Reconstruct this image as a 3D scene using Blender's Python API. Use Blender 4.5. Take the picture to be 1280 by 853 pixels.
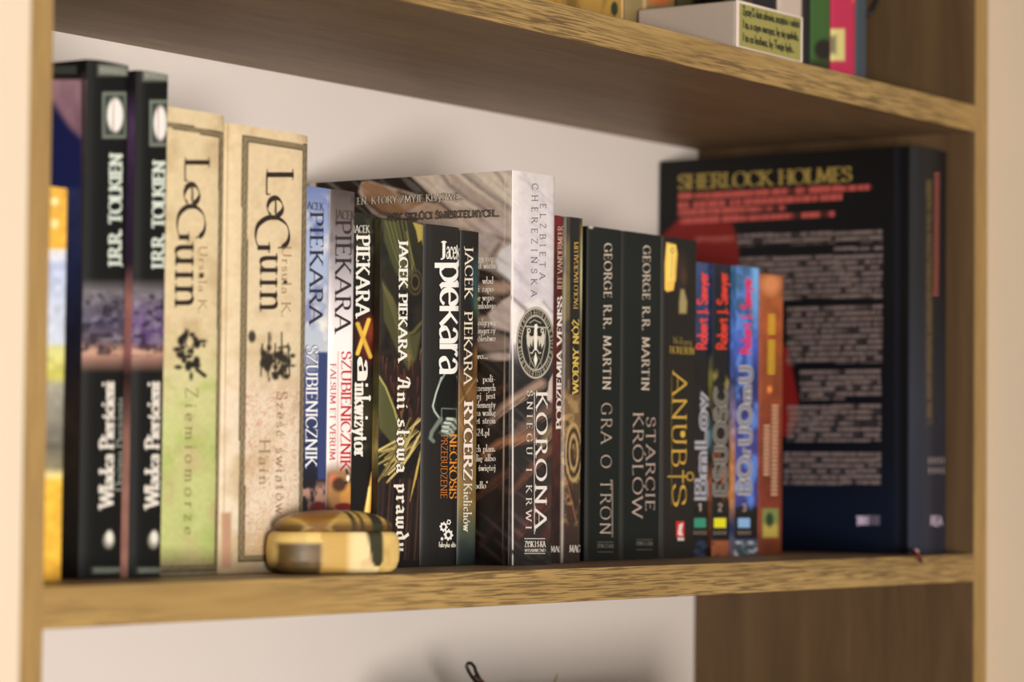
import bpy, bmesh, math, random
import numpy as np
from mathutils import Vector, Matrix

for o in list(bpy.data.objects):
    bpy.data.objects.remove(o)
scn = bpy.context.scene
COL = scn.collection

# ------------------------------------------------------------------ camera
YAW, PITCH, ROLL = 0.955827, 0.046766, 0.010089
CAM = np.array([-1.94169, -0.955124, 0.052826])
FPX = 3643.162
def cam_axes():
    cy, sy = math.cos(YAW), math.sin(YAW); cp, sp = math.cos(PITCH), math.sin(PITCH)
    f = np.array([sy*cp, cy*cp, sp]); r = np.array([cy, -sy, 0.]); u = np.cross(r, f)
    cr, sr = math.cos(ROLL), math.sin(ROLL)
    return r*cr+u*sr, -r*sr+u*cr, f
AR, AU, AF = cam_axes()
cd = bpy.data.cameras.new('camera'); cam = bpy.data.objects.new('camera', cd); COL.objects.link(cam)
cam.matrix_world = Matrix(((AR[0], AU[0], -AF[0], CAM[0]), (AR[1], AU[1], -AF[1], CAM[1]),
                           (AR[2], AU[2], -AF[2], CAM[2]), (0, 0, 0, 1)))
cd.sensor_width = 36; cd.lens = FPX/1280*36; cd.clip_start = .05
cd.dof.use_dof = True
cd.dof.focus_distance = float((np.array([-.545, .055, .12])-CAM) @ AF)
cd.dof.aperture_fstop = 6.3
scn.camera = cam

# ------------------------------------------------------------------ light
wd = bpy.data.worlds.new('room'); scn.world = wd; wd.use_nodes = True
bg = wd.node_tree.nodes['Background']
bg.inputs[0].default_value = (1.0, .93, .86, 1); bg.inputs[1].default_value = .36
def area(name, loc, target, size, power, color):
    l = bpy.data.lights.new(name, 'AREA'); l.shape = 'DISK'; l.size = size; l.energy = power; l.color = color
    o = bpy.data.objects.new(name, l); COL.objects.link(o); o.location = loc
    o.rotation_euler = (Vector(target)-Vector(loc)).to_track_quat('-Z', 'Y').to_euler()
area('lamp_left', (-2.35, -2.22, -.20), (-.5, .05, .12), .75, 86, (1, .95, .87))
area('fill_right', (.25, -1.9, .5), (-.55, .05, .1), .7, 3, (1, .9, .8))  # weak fill light added from the right, no real lamp there
scn.view_settings.view_transform = 'Standard'; scn.view_settings.look = 'None'
scn.view_settings.gamma = 1; scn.view_settings.use_curve_mapping = False
scn.view_settings.exposure = 0.0

# ------------------------------------------------------------------ helpers
def at_y(x, y, Y):
    d = AR*((x-640)/FPX)-AU*((y-426.5)/FPX)+AF; t = (Y-CAM[1])/d[1]; return CAM+t*d
def at_x(x, y, X):
    d = AR*((x-640)/FPX)-AU*((y-426.5)/FPX)+AF; t = (X-CAM[0])/d[0]; return CAM+t*d
def project(P):
    v = P-CAM; a = v@AR; b = v@AU; c = v@AF
    return 640+FPX*a/c, 426.5-FPX*b/c
def lin(c):
    c = np.asarray(c, float)/255.
    return np.where(c <= .04045, c/12.92, ((c+.055)/1.055)**2.4)

def new_mat(name, rough=.5, spec=.4, coat=0.):
    m = bpy.data.materials.new(name); m.use_nodes = True
    b = m.node_tree.nodes['Principled BSDF']
    b.inputs['Roughness'].default_value = rough
    b.inputs['Specular IOR Level'].default_value = spec
    b.inputs['Coat Weight'].default_value = coat; b.inputs['Coat Roughness'].default_value = .25
    return m, m.node_tree, b
_plain = {}
def plain(rgb, rough=.5, spec=.4, metal=0., k=1.):
    key = (tuple(rgb), rough, spec, metal, k)
    if key not in _plain:
        m, nt, b = new_mat('ink_%d_%d_%d' % tuple(int(v) for v in rgb), rough, spec)
        c = lin(rgb)*k
        n = nt.nodes.new('ShaderNodeTexNoise'); n.inputs['Scale'].default_value = 300
        mx = nt.nodes.new('ShaderNodeMix'); mx.data_type = 'RGBA'; mx.blend_type = 'MIX'
        mx.inputs[6].default_value = (*np.minimum(c*.86, .95), 1); mx.inputs[7].default_value = (*np.minimum(c*1.12, .97), 1)
        nt.links.new(n.outputs[0], mx.inputs[0]); nt.links.new(mx.outputs[2], b.inputs['Base Color'])
        b.inputs['Metallic'].default_value = metal
        _plain[key] = m
    return _plain[key]
def print_mat(name, rough, coat=0., spec=.4):
    m, nt, b = new_mat(name, rough, spec, coat)
    a = nt.nodes.new('ShaderNodeAttribute'); a.attribute_name = 'Col'
    nt.links.new(a.outputs['Color'], b.inputs['Base Color'])
    n = nt.nodes.new('ShaderNodeTexNoise'); n.inputs['Scale'].default_value = 900
    bp = nt.nodes.new('ShaderNodeBump'); bp.inputs['Strength'].default_value = .08; bp.inputs['Distance'].default_value = .0005
    nt.links.new(n.outputs[0], bp.inputs['Height']); nt.links.new(bp.outputs[0], b.inputs['Normal'])
    return m
M_GLOSS = print_mat('glossy_printed_card', .36, .1, .35)
M_MATTE = print_mat('matte_printed_card', .6, 0., .2)
M_SATIN = print_mat('satin_printed_card', .45, .03, .3)

def link(name, me, parent=None, mat=None):
    o = bpy.data.objects.new(name, me); COL.objects.link(o)
    if mat: me.materials.append(mat)
    if parent: o.parent = parent
    return o
def tag(o, label=None, cat=None, group=None, kind=None):
    if label: o['label'] = label
    if cat: o['category'] = cat
    if group: o['group'] = group
    if kind: o['kind'] = kind
    return o
def empty(name, loc, label, cat, group=None):
    o = bpy.data.objects.new(name, None); COL.objects.link(o); o.location = loc; o.empty_display_size = .01
    return tag(o, label, cat, group)
def box(name, x0, x1, y0, y1, z0, z1, mat, parent=None, bev=.0004, seg=2, org=(0, 0, 0)):
    bm = bmesh.new(); bmesh.ops.create_cube(bm, size=1)
    for v in bm.verts:
        v.co = Vector(((x0+x1)/2+v.co.x*(x1-x0)-org[0], (y0+y1)/2+v.co.y*(y1-y0)-org[1], (z0+z1)/2+v.co.z*(z1-z0)-org[2]))
    if bev: bmesh.ops.bevel(bm, geom=bm.edges[:], offset=bev, segments=seg, affect='EDGES', profile=.5)
    me = bpy.data.meshes.new(name); bm.to_mesh(me); bm.free()
    return link(name, me, parent, mat)
def grid_mesh(name, P, C, mat, parent=None, org=(0, 0, 0), flip=False):
    ny, nx = P.shape[:2]
    me = bpy.data.meshes.new(name)
    v = (P-np.array(org)).reshape(-1, 3)
    me.vertices.add(len(v)); me.vertices.foreach_set('co', v.astype(np.float32).ravel())
    i = np.arange(ny*nx).reshape(ny, nx)
    q = np.stack([i[:-1, :-1], i[:-1, 1:], i[1:, 1:], i[1:, :-1]], -1).reshape(-1, 4)
    if flip: q = q[:, ::-1]
    n = len(q)
    me.loops.add(n*4); me.loops.foreach_set('vertex_index', q.astype(np.int32).ravel())
    me.polygons.add(n); me.polygons.foreach_set('loop_start', (np.arange(n)*4).astype(np.int32))
    me.polygons.foreach_set('use_smooth', np.ones(n, bool))
    me.update(calc_edges=True)
    a = me.color_attributes.new('Col', 'FLOAT_COLOR', 'POINT')
    c = np.ones((ny*nx, 4), np.float32); c[:, :3] = np.clip(C.reshape(-1, 3), 0.0, .95)
    a.data.foreach_set('color', c.ravel())
    return link(name, me, parent, mat)

# ------------------------------------------------------------------ painter (prints on covers)
def vnoise(x, y, seed):
    rs = np.random.RandomState(seed); T = rs.rand(64, 64)
    xi = np.floor(x).astype(int); yi = np.floor(y).astype(int); fx = x-xi; fy = y-yi
    fx = fx*fx*(3-2*fx); fy = fy*fy*(3-2*fy)
    g = lambda a, b: T[a % 64, b % 64]
    return (g(xi, yi)*(1-fx)+g(xi+1, yi)*fx)*(1-fy)+(g(xi, yi+1)*(1-fx)+g(xi+1, yi+1)*fx)*fy
def fbm(x, y, seed, o=4):
    s = 0; a = .5; t = 0
    for i in range(o):
        s = s+a*vnoise(x*2**i, y*2**i, seed+i*7); t += a; a *= .5
    return s/t
class Canvas:
    """colour laid down over PX, PY sheet coordinates"""
    def __init__(s, X, Y, base, k=1.):
        s.X, s.Y, s.k = X, Y, k; s.C = np.zeros(X.shape+(3,)); s.C[:] = lin(base)
    def mix(s, m, col):
        m = np.clip(m, 0, 1)[..., None]; s.C = s.C*(1-m)+lin(col)*m; return s
    def grad(s, stops, a=1.):
        ys = [t[0] for t in stops]; cs = np.array([lin(t[1]) for t in stops])
        g = np.stack([np.interp(s.Y, ys, cs[:, i]) for i in range(3)], -1)
        s.C = s.C*(1-a)+g*a; return s
    def noise(s, sx, sy, seed, amt, o=4):
        n = fbm(s.X/sx, s.Y/sy, seed, o)-.5; s.C = s.C*np.clip(1+n*2*amt, .05, 3)[..., None]; return s
    def cloud(s, sx, sy, seed, col, lo=.5, hi=.65, a=1., y0=-9999, y1=9999, soft=12, rot=0., warp=0.):
        X, Y = s.X, s.Y
        if rot: c, q = math.cos(rot), math.sin(rot); X, Y = X*c+Y*q, -X*q+Y*c
        if warp: X = X+warp*(fbm(s.X/40, s.Y/40, seed+50)-.5)*2; Y = Y+warp*(fbm(s.X/40, s.Y/40, seed+90)-.5)*2
        n = fbm(X/sx, Y/sy, seed); m = np.clip((n-lo)/(hi-lo), 0, 1)*a
        m = m*np.clip((s.Y-y0)/soft, 0, 1)*np.clip((y1-s.Y)/soft, 0, 1); return s.mix(m, col)
    def ell(s, cx, cy, rx, ry, col, soft=1.5, a=1.):
        d = (np.sqrt(((s.X-cx)/rx)**2+((s.Y-cy)/ry)**2)-1)*min(rx, ry); return s.mix(a*(.5-d/soft), col)
    def ring(s, cx, cy, rx, ry, w, col, soft=1.):
        d = np.abs(np.sqrt(((s.X-cx)/rx)**2+((s.Y-cy)/ry)**2)-1)*min(rx, ry)-w/2; return s.mix(.5-d/soft, col)
    def rect(s, x0, y0, x1, y1, col, soft=1., a=1.):
        d = np.maximum(np.maximum(x0-s.X, s.X-x1), np.maximum(y0-s.Y, s.Y-y1)); return s.mix(a*(.5-d/soft), col)
    def poly(s, pts, col, soft=1., a=1.):
        X, Y = s.X, s.Y; ins = np.zeros(X.shape, bool); dm = np.full(X.shape, 1e9); n = len(pts)
        for i in range(n):
            x0, y0 = pts[i]; x1, y1 = pts[(i+1) % n]
            if y0 != y1: ins ^= ((y0 > Y) != (y1 > Y)) & (X < (x1-x0)*(Y-y0)/(y1-y0)+x0)
            dx, dy = x1-x0, y1-y0; t = np.clip(((X-x0)*dx+(Y-y0)*dy)/(dx*dx+dy*dy+1e-9), 0, 1)
            dm = np.minimum(dm, np.hypot(X-x0-t*dx, Y-y0-t*dy))
        d = np.where(ins, -dm, dm); return s.mix(a*(.5-d/soft), col)
    def line(s, pts, w, col, soft=.8, a=1., w2=None):
        dm = np.full(s.X.shape, 1e9); n = len(pts)-1; w2 = w if w2 is None else w2
        for i in range(n):
            x0, y0 = pts[i]; x1, y1 = pts[i+1]; dx, dy = x1-x0, y1-y0
            t = np.clip(((s.X-x0)*dx+(s.Y-y0)*dy)/(dx*dx+dy*dy+1e-9), 0, 1)
            ww = w+(w2-w)*(i+t)/n
            dm = np.minimum(dm, np.hypot(s.X-x0-t*dx, s.Y-y0-t*dy)-ww/2)
        return s.mix(a*(.5-dm/soft), col)
    def fuzz(s, x0, y0, x1, y1, col, seed, pitch=0, slope=0., a=1., cell=1.6, duty=.62):
        """a block of small unreadable print in rows"""
        Y = s.Y-(s.X-x0)*slope
        m = (s.X > x0) & (s.X < x1) & (Y > y0) & (Y < y1)
        row = np.ones(s.X.shape)
        if pitch:
            r = ((Y-y0)/pitch); row = ((r % 1) < duty).astype(float)
            n = vnoise(s.X/cell+np.floor(r)*13.7, np.floor(r)*1.0+.5, seed)
            wd_ = vnoise(s.X/9+np.floor(r)*5.3, np.floor(r)+.5, seed+3)
            row = row*np.clip((n-.1)*3, .35, 1)*np.clip((wd_-.2)*8, .25, 1)
        return s.mix(m*row*a, col)
    def out(s):   # print contrast, with ink slightly greyed
        C = .5*(np.maximum(s.C, 0)/.5)**1.2; g = C.mean(-1, keepdims=True)
        return (C*(1-s.grey)+g*s.grey)*s.k
    grey = .1

# ------------------------------------------------------------------ lettering (strokes drawn with a broad nib)
GL = {
'A':(.8,"s- 0,0 .4,1;-s .4,1 .8,0;-- .15,.35 .65,.35"),
'B':(.62,"ss .1,0 .1,1;~-- .1,1 .35,1 .52,.9 .54,.75 .5,.6 .35,.53 .1,.53;~-- .1,.53 .4,.53 .58,.43 .62,.27 .57,.09 .4,0 .1,0"),
'C':(.7,"~t- .68,.8 .57,.95 .4,1 .18,.93 .03,.7 0,.5 .03,.3 .18,.07 .4,0 .58,.05 .7,.22"),
'D':(.76,"ss .1,0 .1,1;~-- .1,1 .4,1 .62,.9 .74,.7 .76,.5 .74,.3 .62,.1 .4,0 .1,0"),
'E':(.56,"ss .1,0 .1,1;-t .1,1 .52,1;-t .1,.52 .42,.52;-t .1,0 .56,0"),
'F':(.54,"ss .1,0 .1,1;-t .1,1 .52,1;-t .1,.52 .42,.52"),
'G':(.76,"~t- .7,.8 .58,.95 .4,1 .18,.93 .03,.7 0,.5 .03,.3 .18,.07 .4,0 .58,.03 .7,.12;-s .7,.08 .7,.42"),
'H':(.78,"ss .1,0 .1,1;ss .68,0 .68,1;-- .1,.52 .68,.52"),
'I':(.2,"ss .1,0 .1,1"),
'J':(.3,"s- .2,1 .2,.15;~-- .2,.15 .16,-.02 .06,-.1 -.04,-.08"),
'K':(.72,"ss .1,0 .1,1;s- .62,1 .12,.45;-s .25,.58 .72,0"),
'L':(.54,"ss .1,1 .1,0;-t .1,0 .54,0"),
'M':(.95,"s- .08,0 .14,1;-- .14,1 .48,.1;-- .48,.1 .82,1;-s .82,1 .88,0"),
'N':(.8,"s- .1,0 .1,1;-- .1,1 .7,0;-s .7,0 .7,1"),
'O':(.84,"~-- .42,1 .18,.93 .04,.72 0,.5 .04,.28 .18,.07 .42,0 .66,.07 .8,.28 .84,.5 .8,.72 .66,.93 .42,1"),
'P':(.58,"ss .1,0 .1,1;~-- .1,1 .36,1 .53,.9 .57,.74 .53,.57 .36,.47 .1,.47"),
'Q':(.84,"~-- .42,1 .18,.93 .04,.72 0,.5 .04,.28 .18,.07 .42,0 .66,.07 .8,.28 .84,.5 .8,.72 .66,.93 .42,1;-- .5,.2 .86,-.15"),
'R':(.68,"ss .1,0 .1,1;~-- .1,1 .36,1 .52,.9 .55,.76 .52,.6 .36,.51 .1,.51;-s .34,.51 .68,0"),
'S':(.52,"~t- .47,.8 .4,.95 .26,1 .1,.93 .05,.76 .12,.6 .28,.52 .44,.42 .51,.26 .44,.08 .27,0 .1,.05 .02,.22"),
'T':(.7,"-s .35,1 .35,0;tt .02,1 .68,1"),
'U':(.76,"s- .1,1 .1,.3;~-- .1,.3 .14,.1 .28,0 .46,0 .61,.09 .66,.3;-s .66,.3 .66,1"),
'V':(.76,"s- 0,1 .38,0;-s .38,0 .76,1"),
'W':(1.1,"s- 0,1 .28,0;-- .28,0 .55,.9;-- .55,.9 .82,0;-s .82,0 1.1,1"),
'X':(.7,"ss .02,1 .68,0;ss .66,1 .04,0"),
'Y':(.7,"s- 0,1 .35,.48;s- .7,1 .35,.48;-s .35,.48 .35,0"),
'Z':(.62,"t- .05,1 .58,1;-- .58,1 .03,0;-t .03,0 .6,0"),
'a':(.42,"~-- .06,.38 .14,.49 .26,.49 .35,.42 .37,.3;-- .37,.32 .37,.0;~-- .37,.29 .2,.27 .06,.2 .04,.1 .1,.01 .2,0 .32,.06 .37,.14"),
'b':(.48,"s- .08,1 .08,0;~-- .08,.36 .18,.48 .32,.48 .43,.38 .46,.24 .42,.1 .3,0 .18,0 .08,.1"),
'c':(.4,"~-- .38,.38 .28,.49 .16,.48 .05,.36 .03,.22 .09,.07 .2,0 .3,.02 .39,.1"),
'd':(.48,"s- .4,1 .4,0;~-- .4,.36 .3,.48 .16,.48 .05,.38 .02,.24 .06,.1 .18,0 .3,0 .4,.1"),
'e':(.42,"~-- .04,.26 .22,.27 .4,.28 .37,.42 .27,.5 .15,.48 .05,.36 .03,.22 .09,.07 .22,0 .33,.03 .4,.11"),
'f':(.3,"-s .12,.75 .12,0;~-- .12,.75 .16,.93 .26,1 .34,.96;-- .02,.5 .28,.5"),
'g':(.46,"~-- .4,.4 .3,.5 .16,.48 .05,.36 .04,.22 .1,.06 .22,.0 .34,.04 .4,.12;-- .4,.5 .4,-.1;~-- .4,-.1 .34,-.25 .2,-.28 .06,-.22"),
'h':(.48,"ss .08,1 .08,0;~-- .08,.34 .16,.46 .28,.5 .38,.44 .4,.3;-s .4,.32 .4,0"),
'i':(.18,"ss .09,.5 .09,0;-- .09,.72 .09,.8"),
'j':(.2,"s- .12,.5 .12,-.12;~-- .12,-.12 .06,-.26 -.04,-.26;-- .12,.72 .12,.8"),
'k':(.46,"ss .08,1 .08,0;-- .38,.5 .1,.22;-s .18,.3 .44,0"),
'l':(.18,"ss .09,1 .09,0"),
'm':(.76,"ss .08,.5 .08,0;~-- .08,.34 .16,.46 .26,.5 .36,.44 .38,.3;-s .38,.32 .38,0;~-- .38,.34 .46,.46 .56,.5 .66,.44 .68,.3;-s .68,.32 .68,0"),
'n':(.48,"ss .08,.5 .08,0;~-- .08,.34 .16,.46 .28,.5 .38,.44 .4,.3;-s .4,.32 .4,0"),
'o':(.48,"~-- .24,.5 .1,.46 .03,.34 .02,.25 .04,.12 .12,.02 .24,0 .37,.03 .44,.14 .46,.25 .44,.37 .37,.47 .24,.5"),
'p':(.48,"ss .08,.5 .08,-.28;~-- .08,.36 .18,.48 .32,.48 .43,.38 .46,.24 .42,.1 .3,0 .18,0 .08,.1"),
'r':(.34,"ss .08,.5 .08,0;~-- .08,.32 .15,.44 .24,.5 .32,.46"),
's':(.34,"~-- .3,.4 .24,.48 .15,.5 .06,.44 .06,.34 .16,.27 .28,.2 .32,.1 .24,.01 .13,0 .03,.09"),
't':(.3,"-- .12,.72 .12,.1;~-- .12,.12 .15,.02 .22,0 .3,.05;-- .0,.5 .28,.5"),
'u':(.48,"s- .08,.5 .08,.15;~-- .08,.17 .12,.04 .22,0 .32,.06 .4,.16;ss .4,.5 .4,0"),
'v':(.42,"s- .02,.5 .21,0;-s .21,0 .4,.5"),
'w':(.64,"s- .02,.5 .18,0;-- .18,0 .32,.48;-- .32,.48 .46,0;-s .46,0 .62,.5"),
'y':(.44,"s- .02,.5 .22,0;s- .42,.5 .12,-.28"),
'z':(.4,"t- .04,.5 .37,.5;-- .37,.5 .03,0;-t .03,0 .38,0"),
'1':(.3,"-s .18,1 .18,0;-- .04,.82 .18,1"),
'2':(.5,"~-- .04,.78 .12,.95 .26,1 .4,.93 .44,.76 .36,.55 .04,0;-t .04,0 .48,0"),
'3':(.48,"~-- .05,.85 .18,1 .35,.96 .42,.78 .34,.6 .2,.54 .36,.48 .46,.3 .4,.08 .22,0 .04,.1"),
'4':(.5,"-s .36,1 .36,0;-- .36,1 .02,.3;-- .02,.3 .5,.3"),
'.':(.14,"-- .07,.0 .07,.1"), ',':(.14,"-- .08,.1 .04,-.12"), '-':(.3,"-- .04,.3 .28,.3"), '"':(.24,"-- .06,1 .06,.78;-- .18,1 .18,.78"),
' ':(.3,""),
}
DIA = {'Ó':('O','a'),'Ł':('L','l'),'Ż':('Z','d'),'Ź':('Z','a'),'Ś':('S','a'),'Ń':('N','a'),'Ą':('A','o'),'Ę':('E','o'),'Ć':('C','a'),
       'ó':('o','a'),'ł':('l','l'),'ż':('z','d'),'ź':('z','a'),'ś':('s','a'),'ń':('n','a'),'ą':('a','o'),'ę':('e','o'),'ć':('c','a')}
for ch, (b, d) in DIA.items():
    w, s = GL[b]; up = 1.1 if b.isupper() else .6
    c = w/2
    add = {'a': "-- %f,%f %f,%f" % (c-.03, up, c+.1, up+.17), 'd': "-- %f,%f %f,%f" % (c, up, c, up+.1),
           'o': "~-- %f,0 %f,-.1 %f,-.2 %f,-.2" % (w-.08, w-.16, w-.1, w),
           'l': "-- %f,.4 %f,.66" % (-.06 if b == 'L' else -.03, .34 if b == 'L' else .21)}[d]
    GL[ch] = (w, s+";"+add)
def big(ch, sy=1.9, sx=1.5, base=0.):
    w, sp = GL[ch]; o = []
    for st in filter(None, sp.split(';')):
        fl, *pts = st.split(); o.append(fl+' '+' '.join('%f,%f' % (float(q.split(',')[0])*sx, max(float(q.split(',')[1])*sy, -.32)) for q in pts))
    return (w*sx, ';'.join(o))
BIG = {c: big(c) for c in 'pearc'}
BIG['i'] = (.26, "-- .05,.95 .13,.8;-- .13,.98 .13,.1;-- .13,.1 .2,0"); BIG['p'] = (BIG['p'][0], BIG['p'][1]+";-- .12,.9 -.08,1.1")
BIG['k'] = (.8, "-- .12,1.12 .12,-.02;-- .68,.95 .3,.52;-- .34,.56 .74,.02;-- .12,.52 .36,.52")
def mini(spec): return [tuple(spec)]
BLK = {
'A':(.6,"-- .06,.1 .02,0;-- .12,.0 .26,.92;-- .1,.95 .26,1.;-- .26,.98 .44,.85;-- .44,.86 .44,.06;-- .44,.06 .56,0;-- .18,.42 .44,.42;-- .0,.7 .1,.95"),
'n':(.44,"-- .0,.44 .09,.53;-- .1,.5 .1,.06;-- .04,.04 .16,0;-- .12,.4 .27,.53;-- .27,.52 .36,.42;-- .35,.44 .35,.06;-- .3,.04 .43,-.02"),
'i':(.22,"-- .0,.44 .1,.53;-- .11,.5 .11,.06;-- .06,.05 .2,-.02;-- .07,.7 .17,.78"),
's':(.36,"-- .3,.52 .14,.5;-- .08,.48 .08,.34;-- .08,.32 .28,.22;-- .28,.2 .28,.05;-- .26,.03 .04,.0;-- .06,.04 .0,.12"),
'ł':(.26,"-- .02,.94 .12,1.;-- .12,.98 .12,.06;-- .07,.05 .22,-.02;-- .0,.42 .26,.58"),
'o':(.4,"-- .18,.54 .04,.42;-- .05,.44 .05,.08;-- .04,.1 .18,-.02;-- .16,.54 .32,.42;-- .31,.44 .31,.08;-- .32,.1 .18,-.02"),
'w':(.62,"-- .0,.46 .06,.56;-- .07,.54 .07,.08;-- .06,.08 .2,-.02;-- .28,.52 .28,.04;-- .2,-.02 .3,.08;-- .28,.5 .36,.54;-- .3,.04 .42,-.02;-- .5,.54 .52,.4;-- .51,.44 .51,.1;-- .52,.1 .42,-.02"),
'a':(.42,"-- .06,.46 .16,.54;-- .16,.54 .32,.46;-- .31,.46 .31,.06;-- .28,.04 .4,-.02;-- .31,.3 .08,.22;-- .07,.22 .07,.06;-- .06,.06 .14,-.02;-- .14,-.02 .3,.1"),
'p':(.44,"-- .0,.46 .09,.54;-- .1,.54 .1,-.26;-- .1,.42 .24,.54;-- .22,.54 .36,.42;-- .35,.42 .35,.1;-- .36,.1 .2,-.02;-- .22,-.02 .1,.06"),
'r':(.34,"-- .0,.46 .09,.54;-- .1,.52 .1,.06;-- .05,.04 .18,-.02;-- .1,.4 .22,.54;-- .22,.54 .32,.44"),
'd':(.42,"-- .12,.98 .3,.6;-- .3,.62 .32,.1;-- .32,.1 .16,-.02;-- .16,-.02 .05,.1;-- .05,.08 .05,.42;-- .05,.42 .2,.54;-- .2,.54 .31,.48"),
'y':(.42,"-- .0,.46 .08,.56;-- .08,.54 .08,.08;-- .07,.08 .18,-.02;-- .18,-.02 .32,.08;-- .32,.56 .32,-.1;-- .32,-.1 .1,-.26"),
}
def catmull(p, n=5):
    closed = np.allclose(p[0], p[-1]); o = []
    m = len(p)
    for i in range(m-1):
        p0 = p[i-1] if i > 0 else (p[-2] if closed else p[0]*2-p[1]); p3 = p[i+2] if i+2 < m else (p[1] if closed else p[-1]*2-p[-2])
        for t in np.arange(n)/n:
            o.append(.5*((2*p[i])+(-p0+p[i+1])*t+(2*p0-5*p[i]+4*p[i+1]-p3)*t*t+(-p0+3*p[i]-3*p[i+1]+p3)*t**3))
    o.append(p[-1]); return np.array(o)
STY = {'elegant': (.125, .03, .45, .07, True), # thick, thin, nib angle, serif length, smooth
 'roman': (.15, .045, .25, .085, True), 'romanbold': (.22, .08, .2, .09, True), 'light': (.085, .04, .2, .06, True),
 'sans': (.12, .12, None, 0, True), 'sansbold': (.2, .17, None, 0, True), 'black': (.17, .06, .7, .0, False), 'inner': (.07, .07, None, 0, True), 'hair': (.085, .05, .2, .06, True),
 'rough': (.21, .11, .35, .0, True), 'slab': (.2, .11, .1, .12, True), 'out': (.32, .3, None, .05, True), 'outs': (.2, .18, None, .08, True)}
def layout(s, style, track=.16, grow=0.):
    thick, thin, nib, ser, smooth = STY[style]; thick += grow; thin += grow; quads = []; x = 0.
    for ch in s:
        w, spec = (BIG if style == 'rough' else BLK if style == 'black' else GL).get(ch, GL.get(ch, GL[' ']))
        for st in filter(None, spec.split(';')):
            sm = st[0] == '~'; st = st.lstrip('~'); fl, *pts = st.split()
            p = np.array([[float(v) for v in q.split(',')] for q in pts])
            closed = len(p) > 3 and np.allclose(p[0], p[-1])
            if sm and smooth: p = catmull(p)
            d = np.diff(p, axis=0); L = np.hypot(d[:, 0], d[:, 1])[:, None]+1e-9; d = d/L
            t = np.vstack([d[:1], d[:-1]+d[1:], d[-1:]])
            if closed: t[0] = t[-1] = d[0]+d[-1]
            t = t/(np.hypot(t[:, 0], t[:, 1])[:, None]+1e-9)
            if nib is None: hw = np.full(len(p), thick/2)
            else:
                a = np.arctan2(t[:, 1], t[:, 0]); hw = np.maximum(thin, thick*np.abs(np.sin(a-nib)))/2
            nrm = np.stack([-t[:, 1], t[:, 0]], 1)
            A, B = p+nrm*hw[:, None], p-nrm*hw[:, None]
            if len(p) == 2 and not closed:   # let corner joins meet
                e = d[0]*hw[0]*.35; A[0] -= e; B[0] -= e; A[1] += e; B[1] += e
            for i in range(len(p)-1):
                quads.append(np.array([B[i], B[i+1], A[i+1], A[i]])+[x, 0])
            for f, q, hh in ((fl[0], p[0], hw[0]), (fl[1], p[-1], hw[-1])):
                if not ser: continue
                if f == 's':
                    y0 = q[1] if q[1] <= .3 else q[1]-thin
                    x0, x1 = q[0]-hh-ser, q[0]+hh+ser
                    quads.append(np.array([[x0, y0], [x1, y0], [x1, y0+thin], [x0, y0+thin]])+[x, 0])
                elif f == 't':
                    up = ser*1.9; lo, hi = (q[1]-up, q[1]) if q[1] > .7 else ((q[1], q[1]+up) if q[1] < .3 else (q[1]-up/2, q[1]+up/2))
                    if q[1] in (.5,): lo, hi = q[1]-up, q[1]
                    quads.append(np.array([[q[0]-thin/2, lo], [q[0]+thin*.6, lo], [q[0]+thin*.6, hi], [q[0]-thin/2, hi]])+[x, 0])
        x += w+track
    return quads, x-track

class Sheet:
    """maps sheet coordinates on one face of a book to 3-D just proud of that face"""
    def __init__(s, to3, nrm, org, parent): s.to3, s.n, s.org, s.parent = to3, np.array(nrm, float), np.array(org), parent
def put_quads(sheet, name, quads, mp, mat, lift=.0002):
    V = []; F = []
    for k, q in enumerate(quads):   # long strokes are cut up so that they follow a rounded spine
        L = float(np.hypot(*(q[1]-q[0]))); W2 = float(np.hypot(*(q[3]-q[0]))); n = max(1, math.ceil(L/.14)); m = max(1, math.ceil(W2/.2))
        b = len(V)
        for i in range(n+1):
            for j in range(m+1):
                a = (q[0]+(q[1]-q[0])*i/n)*(1-j/m)+(q[3]+(q[2]-q[3])*i/n)*(j/m)
                V.append(sheet.to3(*mp(a))+sheet.n*(lift+(k % 23)*4e-6)-sheet.org)
        for i in range(n):
            for j in range(m):
                o = b+i*(m+1)+j; F.append((o, o+m+1, o+m+2, o+1))
    me = bpy.data.meshes.new(name); me.from_pydata([tuple(v) for v in V], [], F); me.update()
    # face orientation outward
    bm = bmesh.new(); bm.from_mesh(me); bm.normal_update()
    nv = Vector(sheet.n)
    for f in bm.faces:
        if f.normal.dot(nv) < 0: f.normal_flip()
    bm.to_mesh(me); bm.free()
    return link(name, me, sheet.parent, mat)
def text(sheet, s, bx, mode, style, rgb, k=1., name='lettering', outline=None, track=.16, rough=.45, metal=0., lift=.0002, slope=0.):
    """bx: x0,y0,x1,y1 photo-size sheet box of baseline..cap height; mode h / d (reads downward) / u (reads upward)"""
    x0, y0, x1, y1 = bx
    for pas in ((outline, .22 if style == 'inner' else .17 if name == 'blurb_lettering' else .12, lift), (rgb, 0., lift+.00012)):
        if pas[0] is None: continue
        Q, W = layout(s, style, track, pas[1])
        def mp(a):
            t, h = a[0]/W, a[1]
            if mode == 'h': return (x0+(x1-x0)*t, y1-(y1-y0)*h+(t*(x1-x0))*slope)
            if mode == 'd': return (x0+(x1-x0)*h-.0095*(y0+(y1-y0)*t-(y0+y1)/2), y0+(y1-y0)*t)
            return (x1-(x1-x0)*h-.0095*(y1-(y1-y0)*t-(y0+y1)/2), y1-(y1-y0)*t)
        o = put_quads(sheet, name, Q, mp, plain(pas[0], rough, .4, metal, k), pas[2])
    return o
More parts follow.
